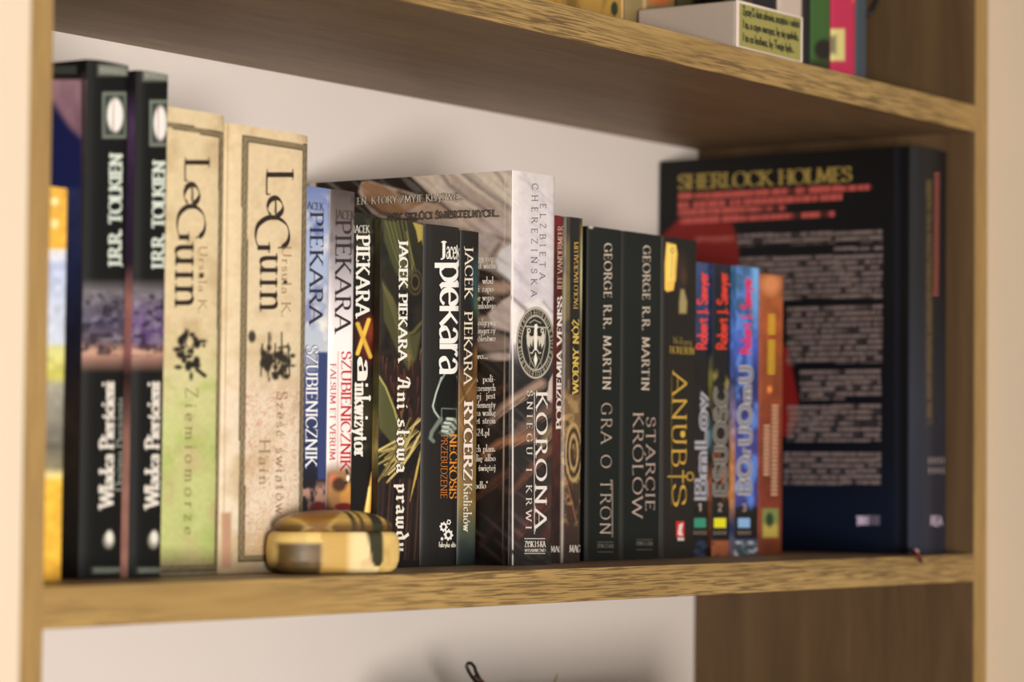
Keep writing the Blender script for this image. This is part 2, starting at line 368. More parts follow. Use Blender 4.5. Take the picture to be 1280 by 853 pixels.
def shape(sheet, name, polys, rgb, k=1., rough=.45, lift=.0003):
    V = []; F = []
    for p in polys:
        b = len(V)
        for q in p: V.append(tuple(sheet.to3(*q)+sheet.n*lift-sheet.org))
        F.append(tuple(range(b, b+len(p))))
    me = bpy.data.meshes.new(name); me.from_pydata(V, [], F); me.update()
    bm = bmesh.new(); bm.from_mesh(me); bm.normal_update(); nv = Vector(sheet.n)
    for f in bm.faces:
        if f.normal.dot(nv) < 0: f.normal_flip()
    bm.to_mesh(me); bm.free()
    return link(name, me, sheet.parent, plain(rgb, rough, .4, 0, k))
def rrect(x0, y0, x1, y1): return [(x0, y0), (x1, y0), (x1, y1), (x0, y1)]

# ------------------------------------------------------------------ wood, plaster
def wood(name, c0, c1, c2, along, rough=.5, dash=.55, sc=1.):
    m, nt, b = new_mat(name, rough, .3); N = nt.nodes; Lk = nt.links
    tc = N.new('ShaderNodeTexCoord'); mp = N.new('ShaderNodeMapping')
    s = {'x': (5, 60, 60), 'z': (60, 60, 5)}[along]; mp.inputs['Scale'].default_value = [v*sc for v in s]
    Lk.new(tc.outputs['Object'], mp.inputs[0])
    n1 = N.new('ShaderNodeTexNoise'); n1.inputs['Scale'].default_value = 1.; n1.inputs['Detail'].default_value = 5; n1.inputs['Distortion'].default_value = .6
    Lk.new(mp.outputs[0], n1.inputs[0])
    m2 = N.new('ShaderNodeMapping'); s2 = {'x': (34, 1250, 1250), 'z': (1250, 1250, 34)}[along]; m2.inputs['Scale'].default_value = [v*sc for v in s2]
    m2.inputs['Location'].default_value = (3.1, 1.7, 5.2)
    Lk.new(tc.outputs['Object'], m2.inputs[0])
    n2 = N.new('ShaderNodeTexNoise'); n2.inputs['Scale'].default_value = 1.; n2.inputs['Detail'].default_value = 3; Lk.new(m2.outputs[0], n2.inputs[0])
    r1 = N.new('ShaderNodeValToRGB'); r1.color_ramp.elements[0].position = .34; r1.color_ramp.elements[1].position = .66
    r1.color_ramp.elements[0].color = (*lin(c0), 1); r1.color_ramp.elements[1].color = (*lin(c1), 1)
    Lk.new(n1.outputs[0], r1.inputs[0])
    r2 = N.new('ShaderNodeValToRGB'); r2.color_ramp.elements[0].position = .47; r2.color_ramp.elements[1].position = .58
    r2.color_ramp.elements[0].color = (0, 0, 0, 1); r2.color_ramp.elements[1].color = (dash, dash, dash, 1)
    Lk.new(n2.outputs[0], r2.inputs[0])
    n3 = N.new('ShaderNodeTexNoise'); n3.inputs['Scale'].default_value = .45; Lk.new(mp.outputs[0], n3.inputs[0])
    mu = N.new('ShaderNodeMath'); mu.operation = 'MULTIPLY'; Lk.new(r2.outputs[0], mu.inputs[0])
    mr = N.new('ShaderNodeMapRange'); mr.inputs[1].default_value = .3; mr.inputs[2].default_value = .5; Lk.new(n3.outputs[0], mr.inputs[0]); Lk.new(mr.outputs[0], mu.inputs[1])
    mx = N.new('ShaderNodeMix'); mx.data_type = 'RGBA'; mx.inputs[7].default_value = (*lin(c2), 1)
    Lk.new(mu.outputs[0], mx.inputs[0]); Lk.new(r1.outputs[0], mx.inputs[6]); Lk.new(mx.outputs[2], b.inputs['Base Color'])
    bp = N.new('ShaderNodeBump'); bp.inputs['Strength'].default_value = .15; bp.inputs['Distance'].default_value = .0004
    Lk.new(n2.outputs[0], bp.inputs['Height']); Lk.new(bp.outputs[0], b.inputs['Normal'])
    return m
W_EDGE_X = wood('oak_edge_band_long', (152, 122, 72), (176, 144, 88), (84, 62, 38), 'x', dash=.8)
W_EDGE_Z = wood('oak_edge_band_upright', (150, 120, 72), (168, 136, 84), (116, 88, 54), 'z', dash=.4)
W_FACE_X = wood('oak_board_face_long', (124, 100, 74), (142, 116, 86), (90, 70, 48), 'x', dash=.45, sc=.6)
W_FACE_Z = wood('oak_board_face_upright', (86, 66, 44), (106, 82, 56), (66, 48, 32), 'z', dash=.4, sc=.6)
def plaster(name, rgb):
    m, nt, b = new_mat(name, .8, .2)
    n = nt.nodes.new('ShaderNodeTexNoise'); n.inputs['Scale'].default_value = 9; n.inputs['Detail'].default_value = 4
    mx = nt.nodes.new('ShaderNodeMix'); mx.data_type = 'RGBA'; c = lin(rgb)
    mx.inputs[6].default_value = (*(c*.96), 1); mx.inputs[7].default_value = (*np.minimum(c*1.04, .95), 1)
    nt.links.new(n.outputs[0], mx.inputs[0]); nt.links.new(mx.outputs[2], b.inputs['Base Color'])
    n2 = nt.nodes.new('ShaderNodeTexNoise'); n2.inputs['Scale'].default_value = 160
    bp = nt.nodes.new('ShaderNodeBump'); bp.inputs['Strength'].default_value = .1; bp.inputs['Distance'].default_value = .001
    nt.links.new(n2.outputs[0], bp.inputs['Height']); nt.links.new(bp.outputs[0], b.inputs['Normal'])
    return m
P_BACK = plaster('painted_plaster_back', (231, 221, 215))
P_FRONT = plaster('painted_plaster_cream', (216, 198, 175))

# ------------------------------------------------------------------ setting
TB = .0196; XL = -.9625; DEP = .2404; PIT = .33
FLOOR = -1.06; TOP = 1.0
tag(box('wall_back', -1.6, .6, DEP, DEP+.1, FLOOR, 1.4, P_BACK, bev=0), kind='structure')
tag(box('wall_left', -1.75, -1.0165, -.04, DEP-.001, FLOOR, 1.4, P_FRONT, bev=.002), kind='structure')
tag(box('wall_right', TB+.0006, 1.2, -.075, DEP-.001, FLOOR, 1.4, P_FRONT, bev=.002), kind='structure')
FL = wood('oak_floorboards', (120, 90, 60), (140, 108, 74), (90, 64, 40), 'x')
tag(box('floor', -3.2, 1.4, -2.6, DEP+.1, FLOOR-.05, FLOOR, FL, bev=0), kind='structure')

bc = empty('bookcase', (XL, 0, FLOOR), 'light oak bookcase with open shelves built into the niche', 'bookcase')
borg = tuple(bc.location)
def board(name, x0, x1, z0, z1, along):
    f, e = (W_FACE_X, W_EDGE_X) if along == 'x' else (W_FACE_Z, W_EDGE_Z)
    o = box(name, x0, x1, .0012, DEP-.0005, z0, z1, f, bc, .0003, org=borg)
    box('edge_band', x0, x1, 0, .0012, z0, z1, e, o, .0004, org=borg)
    return o
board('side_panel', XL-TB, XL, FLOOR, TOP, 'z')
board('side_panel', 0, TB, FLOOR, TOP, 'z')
for z in (PIT*2, PIT, 0, -PIT, -2*PIT):
    board('shelf_board', XL+.0001, -.0001, z-TB, z, 'x')
board('base_board', XL+.0001, -.0001, FLOOR, FLOOR+.06, 'x')
board('top_board', XL+.0001, -.0001, TOP-TB, TOP, 'x')

# ------------------------------------------------------------------ books
PAGE = plain((222, 205, 170), .8, .2)
prev = [XL+.001]
class Book:
    def __init__(s, label, px, Y, top, depth, X0=None, X1=None, bulge=.0012, kk=10, hard=False, side=(40, 38, 36), base=(40, 38, 36),
                 k=1., mat=None, group='books standing on the middle shelf', z0=0., cover=False, res=.0007, cres=.001, name='book'):
        s.Y = Y; s.k = k
        ym = 490 if z0 == 0 else 60
        if X0 is None: X0 = at_y(px[0], ym, Y)[0]
        if X1 is None: X1 = at_y(px[1], ym, Y)[0]
        if z0 == 0: X0 = max(X0, prev[0]+.0003); prev[0] = X1
        s.X0, s.X1, s.H = X0, X1, top; s.z0 = z0+.0002; s.w = X1-X0
        s.depth = depth
        s.root = empty(name, (X0+s.w/2, Y+depth/2, s.z0), label, 'book', group); org = np.array(s.root.location)
        bt = .0022 if hard else .0005; ins = .0022 if hard else .0002
        b = bulge; mat = mat or M_SATIN
        box('page_block', X0+bt, X1-bt, Y+b+.001, Y+depth-ins-.0005, s.z0+ins, s.z0+top-ins, PAGE, s.root, 0, org=org)
        sm = plain(side, .5, .35, 0, k)
        box('back_cover', X0, X0+bt, Y+b, Y+depth, s.z0, s.z0+top, sm, s.root, .0002, 1, org=org)
        box('front_cover', X1-bt, X1, Y+b, Y+depth, s.z0, s.z0+top, sm, s.root, .0002, 1, org=org)
        nx = max(18, int(s.w/res)); ny = int(top/res)
        th = np.linspace(0, math.pi, nx); u = .5-.5*np.cos(th)
        u = .35*u+.65*np.linspace(0, 1, nx); u = (u-u[0])/(u[-1]-u[0])
        u = np.sort(np.concatenate([u, [.0008, .003, .008, .992, .997, .9992]])); nx = len(u)
        yy = -b*(1-np.abs(2*u-1)**kk)
        v = np.linspace(0, top, ny)
        P = np.zeros((ny, nx, 3)); P[..., 0] = X0+u[None]*s.w; P[..., 1] = Y+b+yy[None]; P[..., 2] = s.z0+v[:, None]
        # soft rounding at the head and tail
        s.b, s.kk = b, kk
        s.P = P; s.org = org; s.spmat = mat
        PX, PY = project(P)
        s.cv = Canvas(PX, PY, base, k)
        s.sp = Sheet(s.to_spine, (0, -1, 0), org, s.root)
        s.cc = None
        if cover:
            nd = int(depth/cres); nz = int(top/cres)
            R = np.zeros((nz, nd, 3)); R[..., 0] = X0-.00012; R[..., 1] = Y+b+np.linspace(depth-b, 0, nd)[None]; R[..., 2] = s.z0+np.linspace(0, top, nz)[:, None]
            s.R = R; cx, cy = project(R); s.cc = Canvas(cx, cy, side, k)
            s.sd = Sheet(lambda x, y: at_x(x, y, X0-.00012), (-1, 0, 0), org, s.root)
    def to_spine(s, x, y):
        yy = s.Y
        for _ in range(9):
            p = at_y(x, y, yy); u = min(max((p[0]-s.X0)/s.w, 0), 1); yy = .5*yy+.5*(s.Y+s.b-s.b*(1-abs(2*u-1)**s.kk))
        p[0] = min(max(p[0], s.X0-.0004), s.X1+.0004); p[1] = s.Y+s.b-s.b*(1-abs(2*u-1)**s.kk)
        p[2] = min(p[2], s.z0+s.H); return p
    def done(s):
        grid_mesh('spine', s.P, s.cv.out(), s.spmat, s.root, s.org)
        if s.cc is not None: grid_mesh('cover_print', s.R, s.cc.out(), s.spmat, s.root, s.org)
    def t(s, *a, **k):
        k.setdefault('k', s.k); return text(s.sp, *a, **k)
    def c(s, *a, **k):
        k.setdefault('k', s.k); return text(s.sd, *a, **k)
WHITE = (236, 228, 218)

# --- small yellow book behind the left side panel
b = Book('short yellow and white book at the far left, half hidden by the side panel', (52, 84), .045, .192, .13, X1=-.9035, X0=-.9335, base=(235, 190, 50), side=(225, 180, 40), k=.95)
b.cv.grad([(235, (226, 176, 48)), (310, (236, 186, 40)), (313, (235, 232, 226)), (330, (190, 200, 228)), (430, (205, 212, 225)), (433, (216, 214, 150)), (470, (206, 200, 90)), (482, (170, 165, 150)), (560, (120, 116, 104)), (585, (150, 140, 110)), (595, (240, 225, 150)), (602, (244, 196, 30)), (730, (240, 186, 20))])
b.cv.ell(68, 252, 5, 5, (245, 225, 160), 3).ell(68, 280, 5, 6, (245, 225, 160), 3).noise(9, 9, 3, .25)
b.done()

# --- two black omnibus volumes
def omnibus(label, px, Y, dx, sub, seed, warm, xs):
    b = Book(label, px, Y, .258+(.002 if dx == 0 else 0), .165, bulge=.0035, kk=4, hard=False, base=(34, 33, 31), side=(26, 26, 25), k=1., cover=True, mat=M_MATTE)
    c = b.cv
    c.grad([(60, (26, 26, 25)), (348, (26, 26, 25)), (364, (118, 112, 118)), (405, (84, 78, 104) if not warm else (112, 84, 136)), (428, (110, 92, 98) if not warm else (100, 74, 120)), (440, (196, 156, 134)), (450, (150, 116, 104)), (466, (28, 27, 26)), (740, (26, 26, 25))])
    c.cloud(10, 9, seed, (150, 146, 158), .5, .7, .6, 362, 432, 6); c.cloud(9, 7, seed+9, (40, 30, 52), .5, .65, .8, 362, 448, 6)
    c.rect(xs[0], 80+dx*7, xs[1]+1, 95+dx*7, (120, 122, 112), 3, .75)
    x0, x1 = xs[2], xs[3]; y0 = 115 if dx == 0 else 125
    c.rect(x0, y0, x1, y0+58, (126, 134, 122), 1.5).rect(x0+3, y0+4, x1-3, y0+54, (70, 78, 72), 1.5)
    c.ell((x0+x1)/2+1, y0+29, (x1-x0)*.33, 21, (228, 224, 220), 2.5).line([((x0+x1)/2-1.5, y0+9), ((x0+x1)/2-1.5, y0+50)], 1, (150, 80, 70), 1.2)
    c.ell(xs[4]-2, 676, 7, 10, (150, 145, 135), 3).ell(xs[4]-1, 672, 4.5, 8, (225, 220, 208), 3)
    c.rect(xs[0]-8, 709, xs[1]-10, 718, (92, 100, 90), 2, .8)
    e = b.cc
    e.grad([(60, (30, 29, 28)), (98, (30, 29, 28)), (101, (176, 138, 150)), (190, (150, 112, 130)), (230, (60, 66, 110)), (330, (44, 52, 90)), (420, (40, 40, 60)), (520, (60, 48, 44)), (700, (36, 34, 32))] if dx == 0 else
           [(60, (34, 30, 34)), (110, (40, 34, 42)), (150, (98, 70, 108)), (240, (70, 52, 80)), (330, (60, 46, 66)), (380, (188, 130, 120)), (440, (160, 110, 110)), (470, (70, 52, 50)), (560, (176, 130, 118)), (700, (190, 140, 125))])
    e.noise(14, 20, seed, .25)
    if dx == 0:
        e.poly([(60, 120), (74, 140), (88, 160), (104, 175), (104, 235), (60, 235)], (38, 46, 100), 8)
        e.rect(60, 82, 96, 93, (84, 86, 78), 2, .8); e.rect(101, 90, 108, 725, (70, 60, 58), 2, .55)
    b.done()
    T = b.t
    T('J.R.R. TOLKIEN', (xs[5], 193 if dx == 0 else 202, xs[5]+15, 333 if dx == 0 else 336), 'u', 'romanbold', (214, 222, 210), name='author_lettering', outline=(100, 110, 104), track=.1)
    T('Władca Pierścieni', (xs[6], 479, xs[6]+17, 634), 'u', 'romanbold', (226, 218, 208), name='title_lettering', outline=(110, 104, 98), track=.1)
    T(sub, (xs[6]+20, 498 if dx == 0 else 510, xs[6]+28, 614), 'u', 'roman', (150, 160, 146), name='subtitle_lettering', track=.1)
    for (ya, yb) in ((83+dx*6, 91+dx*6), (710.5, 716.5)):
        o = 0 if ya < 100 else -7
        T('IIIIIIIII', (xs[0]+3+o, ya+dx*.35*(ya < 100), xs[1]-3+o, yb+dx*.35*(ya < 100)), 'h', 'sans', (190, 196, 184), name='series_mark', track=.3, slope=.12 if ya < 100 else -.03)
    return b
omnibus('thick black hardback with grey oval emblem at the left end, wider of the two alike', (108, 160.5), .055, 0, 'Drużyna Pierścienia', 5, False, (122, 160, 128, 158, 138, 136, 124))
omnibus('narrower black hardback with grey oval emblem, beside the first cream volume', (170, 210), .051, 1, 'Dwie wieże', 15, True, (178, 212, 187, 212, 194, 190, 181))

# --- two cream omnibus volumes with braided frames
CREAM = (216, 192, 146)
def braid(c, x0, y0, x1, y1, w, s0, s1):
    """printed plait border; s0 and s1 are the slopes of its top and bottom runs"""
    X = c.X+.0105*(c.Y-(y0+y1)/2); sl = np.interp(c.Y, [y0, y1], [s0, s1]); Y = c.Y-sl*(X-x1)
    din = np.minimum(np.minimum(X-x0, x1-X), np.minimum(Y-y0, y1-Y))
    band = (din > 0) & (din < w); along = np.where(np.minimum(X-x0, x1-X) < np.minimum(Y-y0, y1-Y), Y, X)
    q = din/w-.5; wv = np.sin(along*1.7)*.28
    c.mix(band*.85, (100, 88, 64)); c.mix(band*((np.abs(q-wv) < .1) | (np.abs(q+wv) < .1))*.6, (176, 158, 118))
    c.mix(band*(np.abs(q) > .38)*.85, (58, 50, 38))
b = Book('cream paperback with a green lower half and dark braided frame', (190, 280), .061, .2435, .16, bulge=.003, kk=6, base=CREAM, side=(190, 168, 120), k=.92)
c = b.cv
c.grad([(120, (222, 198, 150)), (400, (220, 196, 148)), (470, (212, 200, 140)), (540, (200, 200, 126)), (680, (196, 196, 120)), (700, (168, 160, 100)), (715, (150, 136, 104)), (730, (120, 110, 92))])
c.cloud(30, 34, 4, (196, 168, 118), .5, .75, .6); c.cloud(26, 24, 14, (176, 186, 96), .5, .7, .6, 470, 700); c.noise(5, 5, 8, .08)
c.C *= [1, 1.05, 1.22]; braid(c, 186, 166, 279, 713, 8, .2, -.03)
c.rect(283.5, 100, 300, 760, (196, 160, 104), 1.5, .7)
for i in range(26):
    r = random.Random(i); c.ell(236+r.gauss(0, 8), 440+r.gauss(0, 12), 2+r.random()*4, 2+r.random()*5, (44, 38, 28), 2, .8)
c.line([(236, 412), (232, 430), (240, 440)], 1.5, (40, 34, 26), 1.).line([(246, 462), (256, 470)], 5, (44, 38, 28), 2)
b.done()
for s_, bx in (('L', (231, 198, 261, 226)), ('e', (230, 229, 267, 255)), ('G', (221, 258, 256, 300)), ('uin', (219, 305, 262, 383))): b.t(s_, bx, 'd', 'elegant', (46, 32, 22), name='author_lettering', track=.16)
b.t('Ursula K.', (248, 308, 258, 392), 'd', 'light', (150, 118, 76), name='first_name_lettering')
b.t('Ziemiomorze', (231, 485, 246, 668), 'd', 'light', (128, 116, 66), name='title_lettering', track=.4)
b = Book('thick cream paperback with dark braided frame and pink swirls at its foot', (281, 385.5), .0612, .240, .16, bulge=.003, kk=6, base=CREAM, side=(214, 188, 144), k=.93)
c = b.cv
c.grad([(150, (222, 196, 150)), (440, (222, 200, 158)), (500, (226, 204, 170)), (640, (226, 206, 172)), (700, (206, 188, 150)), (716, (184, 168, 136)), (730, (150, 136, 110))])
c.cloud(30, 34, 24, (196, 166, 116), .5, .78, .6)
n = fbm(c.X/20+fbm(c.X/26, c.Y/26, 31)*2.6, c.Y/20+fbm(c.X/26, c.Y/26, 33)*2.6, 35, 3)
c.mix((np.abs(np.sin(n*46)) < .33)*np.clip((c.Y-470)/25, 0, 1)*np.clip((694-c.Y)/5, 0, 1)*.5*(c.X > 300)*(c.X < 376), (196, 120, 100))
c.noise(5, 5, 18, .07)
c.C *= [1, 1.05, 1.2]; braid(c, 300, 181, 383.5, 700, 8, .15, -.03)
c.line([(285, 152), (280, 640)], 1.2, (150, 110, 70), 1.2, .6)
c.rect(276, 640, 290, 712, (190, 150, 120), 2, .5)
for i in range(46):
    r = random.Random(i+100); c.ell(344+r.gauss(0, 11), 452+r.gauss(0, 14), 1.5+r.random()*3.4, 2+r.random()*5, (60, 52, 40), 2, .7)
c.ell(315, 421, 5, 8, (80, 70, 54), 2, .8)
for i in range(5): c.line([(326+i*9, 470), (328+i*8, 430-(i % 2)*14)], 2.2, (58, 50, 38), 1.2, .8)
b.done()
for s_, bx in (('L', (333, 213, 366, 243)), ('e', (334, 246, 372, 270)), ('G', (319, 272, 361, 313)), ('uin', (325, 319, 366, 388))): b.t(s_, bx, 'd', 'elegant', (44, 30, 20), name='author_lettering', track=.16)
b.t('Ursula K.', (352, 308, 363, 396), 'd', 'light', (150, 116, 78), name='first_name_lettering')
b.t('Sześć światów', (345, 490, 358, 642), 'd', 'light', (140, 112, 80), name='title_lettering', track=.25)
b.t('Hain', (324, 550, 337, 606), 'd', 'light', (140, 112, 80), name='title_lettering', track=.25)

# --- paperbacks in the middle
b = Book('slim blue paperback with white title letters beside the thick cream volume', (0, 411), .0705, .2135, .13, X0=prev[0]+.0003, base=(140, 158, 205), side=(120, 140, 190), k=1.1)
c = b.cv
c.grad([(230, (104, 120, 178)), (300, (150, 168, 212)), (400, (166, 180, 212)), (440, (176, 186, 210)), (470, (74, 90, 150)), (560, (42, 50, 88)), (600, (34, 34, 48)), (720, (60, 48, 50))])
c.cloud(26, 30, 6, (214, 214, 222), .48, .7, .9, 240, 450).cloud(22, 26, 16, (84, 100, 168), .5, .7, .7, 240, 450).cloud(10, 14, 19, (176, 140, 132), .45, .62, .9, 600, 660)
c.rect(397, 440, 411, 600, (56, 72, 128), 2, .8); c.C *= [1.12, 1.06, .9]
c.ell(398, 635, 10, 8, (120, 30, 34), 3)
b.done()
b.t('JACEK', (381, 252, 404, 261), 'h', 'roman', (52, 52, 72), name='first_name_lettering', slope=.1)
b.t('PIEKARA', (387, 266, 403, 404), 'd', 'roman', (40, 40, 62), name='author_lettering')
b.t('SZUBIENICZNIK', (382, 433, 396, 583), 'd', 'roman', (232, 230, 232), name='title_lettering', outline=(60, 74, 120), track=.1)
b = Book('slim white paperback with red title letters and grey top', (411, 442), .0705, .2137, .13, base=(225, 215, 212), side=(200, 190, 186), k=1.1)
c = b.cv
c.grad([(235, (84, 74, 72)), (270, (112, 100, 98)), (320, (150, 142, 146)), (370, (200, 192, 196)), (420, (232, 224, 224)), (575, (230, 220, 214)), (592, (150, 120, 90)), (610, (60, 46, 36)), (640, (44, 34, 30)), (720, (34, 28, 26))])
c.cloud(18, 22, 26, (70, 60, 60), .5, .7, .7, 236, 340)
c.ell(424, 616, 16, 26, (176, 130, 78), 8).ell(434, 622, 9, 18, (206, 150, 66), 5).ell(417, 600, 5, 8, (206, 120, 90), 4).ell(424, 606, 9, 9, (88, 60, 40), 5)
c.line([(433, 588), (437, 600), (432, 604)], 3, (40, 28, 22), 2).ell(435, 598, 2, 4, (240, 232, 220), 1.5).ell(430, 634, 12, 5, (130, 20, 24), 2).ell(412, 640, 6, 5, (120, 24, 26), 2)
for x in (423, 441.5): c.line([(x, 440), (x-1.5, 586)], .9, (200, 60, 60), .8, .9)
for x in (444,): c.line([(x, 440), (x-1.5, 586)], .7, (200, 60, 60), .8, .6)
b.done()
b.t('JACEK', (419, 262, 443, 273), 'h', 'roman', (56, 48, 48), name='first_name_lettering', slope=.1)
b.t('PIEKARA', (419, 276, 438, 414), 'd', 'roman', (44, 34, 36), name='author_lettering')
b.t('SZUBIENICZNIK', (426, 440, 438, 588), 'd', 'roman', (190, 34, 40), name='title_lettering', track=.1)
b.t('FALSUM ET VERUM', (412, 455, 419, 575), 'd', 'roman', (184, 60, 60), name='subtitle_lettering', track=.12)
b = Book('dark paperback with a yellow cross and a flame on its spine', (0, 468), .0785, .2035, .12, X0=prev[0]+.0003, base=(34, 30, 24), side=(34, 30, 24), k=1.1)
c = b.cv
c.grad([(265, (44, 44, 32)), (380, (30, 26, 22)), (460, (34, 26, 22)), (520, (62, 54, 36)), (570, (30, 26, 22)), (720, (26, 22, 20))])
c.cloud(14, 18, 36, (84, 80, 46), .5, .7, .8, 500, 570).cloud(10, 10, 37, (90, 88, 60), .52, .7, .5, 268, 330)
c.ell(458, 424, 10, 26, (110, 34, 18), 12).ell(463, 412, 5, 12, (140, 60, 24), 6)
c.line([(447, 442), (461, 400)], 5, (226, 190, 60), 1.).line([(447, 405), (463, 446)], 5, (216, 176, 50), 1.)
c.poly([(464.5, 590), (466, 604), (463, 640), (459, 648), (455, 640), (460, 615)], (236, 186, 60), 2).line([(462, 610), (458, 642)], 3, (250, 226, 140), 2).ell(459, 646, 4, 4, (196, 90, 26), 3)
b.done()
b.t('JACEK', (441, 282, 461, 291), 'h', 'roman', (220, 214, 204), name='first_name_lettering')
b.t('PIEKARA', (445, 295, 461, 395), 'd', 'romanbold', WHITE, name='author_lettering')
b.t('a', (447, 450, 469, 473), 'd', 'romanbold', WHITE, name='title_lettering')
b.t('inkwizytor', (443, 480, 462, 571), 'd', 'romanbold', WHITE, name='title_lettering', track=.12)

b = Book('paperback with green dragon wings and black letter title in white', (475, 528.5), .0742, .2015, .13, base=(44, 40, 28), side=(30, 26, 22), k=1.05, cover=True)
c = b.cv
c.grad([(270, (58, 56, 36)), (330, (46, 44, 30)), (420, (50, 42, 30)), (470, (52, 32, 26)), (600, (54, 38, 32)), (720, (34, 26, 26))])
c.cloud(12, 30, 46, (22, 20, 16), .46, .6, .8, rot=.5, warp=10)
c.poly([(479, 275), (496, 278), (506, 320), (514, 360), (505, 362), (490, 330), (480, 300)], (82, 84, 50), 3)
for i in range(6): c.line([(482+i*5, 276), (490+i*4.4, 305), (503+i*3.5, 345)], 1.4, (126, 124, 74), 1.5, .7)
c.poly([(516, 278), (531, 282), (531, 318), (527, 300), (523, 303), (520, 288)], (176, 158, 76), 1.5)
c.line([(508, 290), (516, 330), (514, 350)], 2, (150, 140, 80), 1.5, .6)
c.ell(520, 356, 9, 16, (36, 28, 22), 4).ring(519, 353, 5, 9, 1.5, (104, 92, 54), 1.5).ring(519, 353, 8.5, 15, 1.5, (90, 78, 48), 1.5)
c.poly([(478, 350), (490, 370), (500, 410), (516, 420), (527, 412), (520, 450), (510, 462), (497, 440), (480, 400)], (86, 84, 50), 3)
for i in range(5): c.line([(478+i*3, 355+i*4), (492+i*4, 395+i*4), (508+i*2, 450)], 1.3, (130, 124, 76), 1.5, .55)
c.line([(530, 400), (516, 416), (500, 420)], 4, (100, 96, 56), 2)
for i in range(40):
    r = random.Random(i+7); x = 478+r.random()*50; y = 436+r.random()*90
    c.line([(x, y), (x+2-r.random()*5, y+12+r.random()*8)], 1.8, (120, 66, 46) if r.random() < .6 else (160, 120, 70), 1.5, .7, w2=.4)
c.poly([(470, 465), (480, 480), (492, 510), (500, 545), (494, 560), (474, 535)], (92, 92, 54), 2)
c.line([(470, 465), (482, 484), (493, 512), (502, 548)], 2, (180, 170, 96), 1.2)
rr = random.Random(77)
for i in range(26):
    x = 472+rr.random()*14; y = 560+rr.random()*44; ex = 506+rr.random()*22; ey = 520+rr.random()*36
    c.line([(x, y), ((x+ex)/2+rr.gauss(0, 2), (y+ey)/2+6), (ex, ey)], 1.3+rr.random()*1.6, [(178, 160, 92), (120, 106, 56), (206, 188, 120)][i % 3], 1., .85)
for i in range(14):
    x = 474+i*4; c.line([(x+6, 600), (x, 700)], 2.2, [(84, 50, 44), (38, 26, 26), (110, 76, 60)][i % 3], 2, .6)
for i in range(4): c.line([(528-i*2, 556+i*9), (520-i*2.5, 600+i*9)], 2.4, (196, 170, 80), 1., .9, w2=.5)
b.cc.grad([(265, (74, 72, 46)), (330, (50, 46, 30)), (430, (66, 42, 28)), (500, (84, 80, 46)), (560, (150, 132, 74)), (600, (60, 40, 34)), (720, (34, 26, 26))]).noise(5, 14, 3, .5)
b.done()
b.t('JACEK PIEKARA', (498, 301, 508.5, 451), 'd', 'romanbold', (238, 232, 222), name='author_lettering', track=.12)
b.t('Ani słowa prawdy', (496, 472, 511, 690), 'd', 'black', (236, 228, 214), name='title_lettering', outline=(60, 44, 36), track=.12)
# necrosis
b = Book('charcoal rounded hardback with big white letters and grey photographed hands', (528.5, 577.5), .0738, .2015, .135, bulge=.004, kk=6, hard=False, base=(42, 39, 37), side=(38, 36, 34), k=1.15, mat=M_SATIN)
c = b.cv
c.noise(60, 60, 3, .12)
c.poly([(552, 470), (566, 468), (573, 476), (575, 540), (550, 545), (545, 512), (547, 492)], (20, 22, 20), 1.5)
c.line([(552, 472), (545, 492), (541, 508), (543, 514), (550, 524)], 1.6, (196, 210, 196), 1.2).line([(556, 468), (549, 480)], 1.6, (150, 170, 156), 1.)
c.line([(571, 470), (574, 486)], 1.2, (110, 120, 112), 1.)
for l in ([(552, 511), (552, 532)], [(552, 511), (571, 511)], [(571, 511), (571, 536)]): c.line(l, 1.2, (110, 124, 114), 1.)
c.line([(551, 524), (540, 540), (538, 548), (542, 552)], 5, (120, 130, 120), 2, w2=4)
for i, (x, y) in enumerate(((559, 524), (556, 529), (554, 534), (553, 539))):
    c.line([(x, y), (x+9, y+1+i), (x+14-i, y+7)], 4, (152, 162, 150), 1.5).line([(x, y-.5), (x+7, y)], 1.5, (206, 214, 200), 1.)
c.line([(550, 541), (560, 546), (571, 545)], 3, (84, 92, 84), 2)
b.done()
b.t('J', (551, 302, 556, 322), 'h', 'romanbold', WHITE, name='first_name_lettering'); b.t('acek', (557.5, 308, 574.5, 323), 'h', 'rough', WHITE, name='first_name_lettering', track=.1, slope=.08)
b.t('piekara', (550, 328, 572, 467), 'd', 'rough', (240, 234, 224), name='author_lettering', track=.02)
b.t('NECROSIS', (561.5, 543, 571, 623), 'd', 'roman', (218, 140, 50), name='title_lettering', track=.1)
b.t('PRZEBUDZENIE', (550.5, 544, 558.5, 623), 'd', 'light', (206, 120, 46), name='subtitle_lettering', track=.12)
def gear(cx, cy, r, ri, n=8):
    P = []
    for i in range(n*4):
        a = 2*math.pi*i/(n*4); R = r if (i % 4) < 2 else r*.78
        P.append((a, R))
    return [[(cx+R0*math.cos(a0)*.8, cy+R0*math.sin(a0)), (cx+R1*math.cos(a1)*.8, cy+R1*math.sin(a1)), (cx+ri*math.cos(a1)*.8, cy+ri*math.sin(a1)), (cx+ri*math.cos(a0)*.8, cy+ri*math.sin(a0))]
            for (a0, R0), (a1, R1) in zip(P, P[1:]+[(2*math.pi, P[0][1])])]
shape(b.sp, 'publisher_mark', gear(554, 659, 6.5, 2.6)+gear(560, 669, 7.5, 3)+gear(560.5, 653, 3.6, 1.6, 6)+gear(552, 674, 2.4, .4, 6), WHITE, 1.1)
b.t('fabryka słów', (548, 678, 571, 684), 'h', 'sansbold', (220, 216, 200), name='publisher_lettering', track=.1)

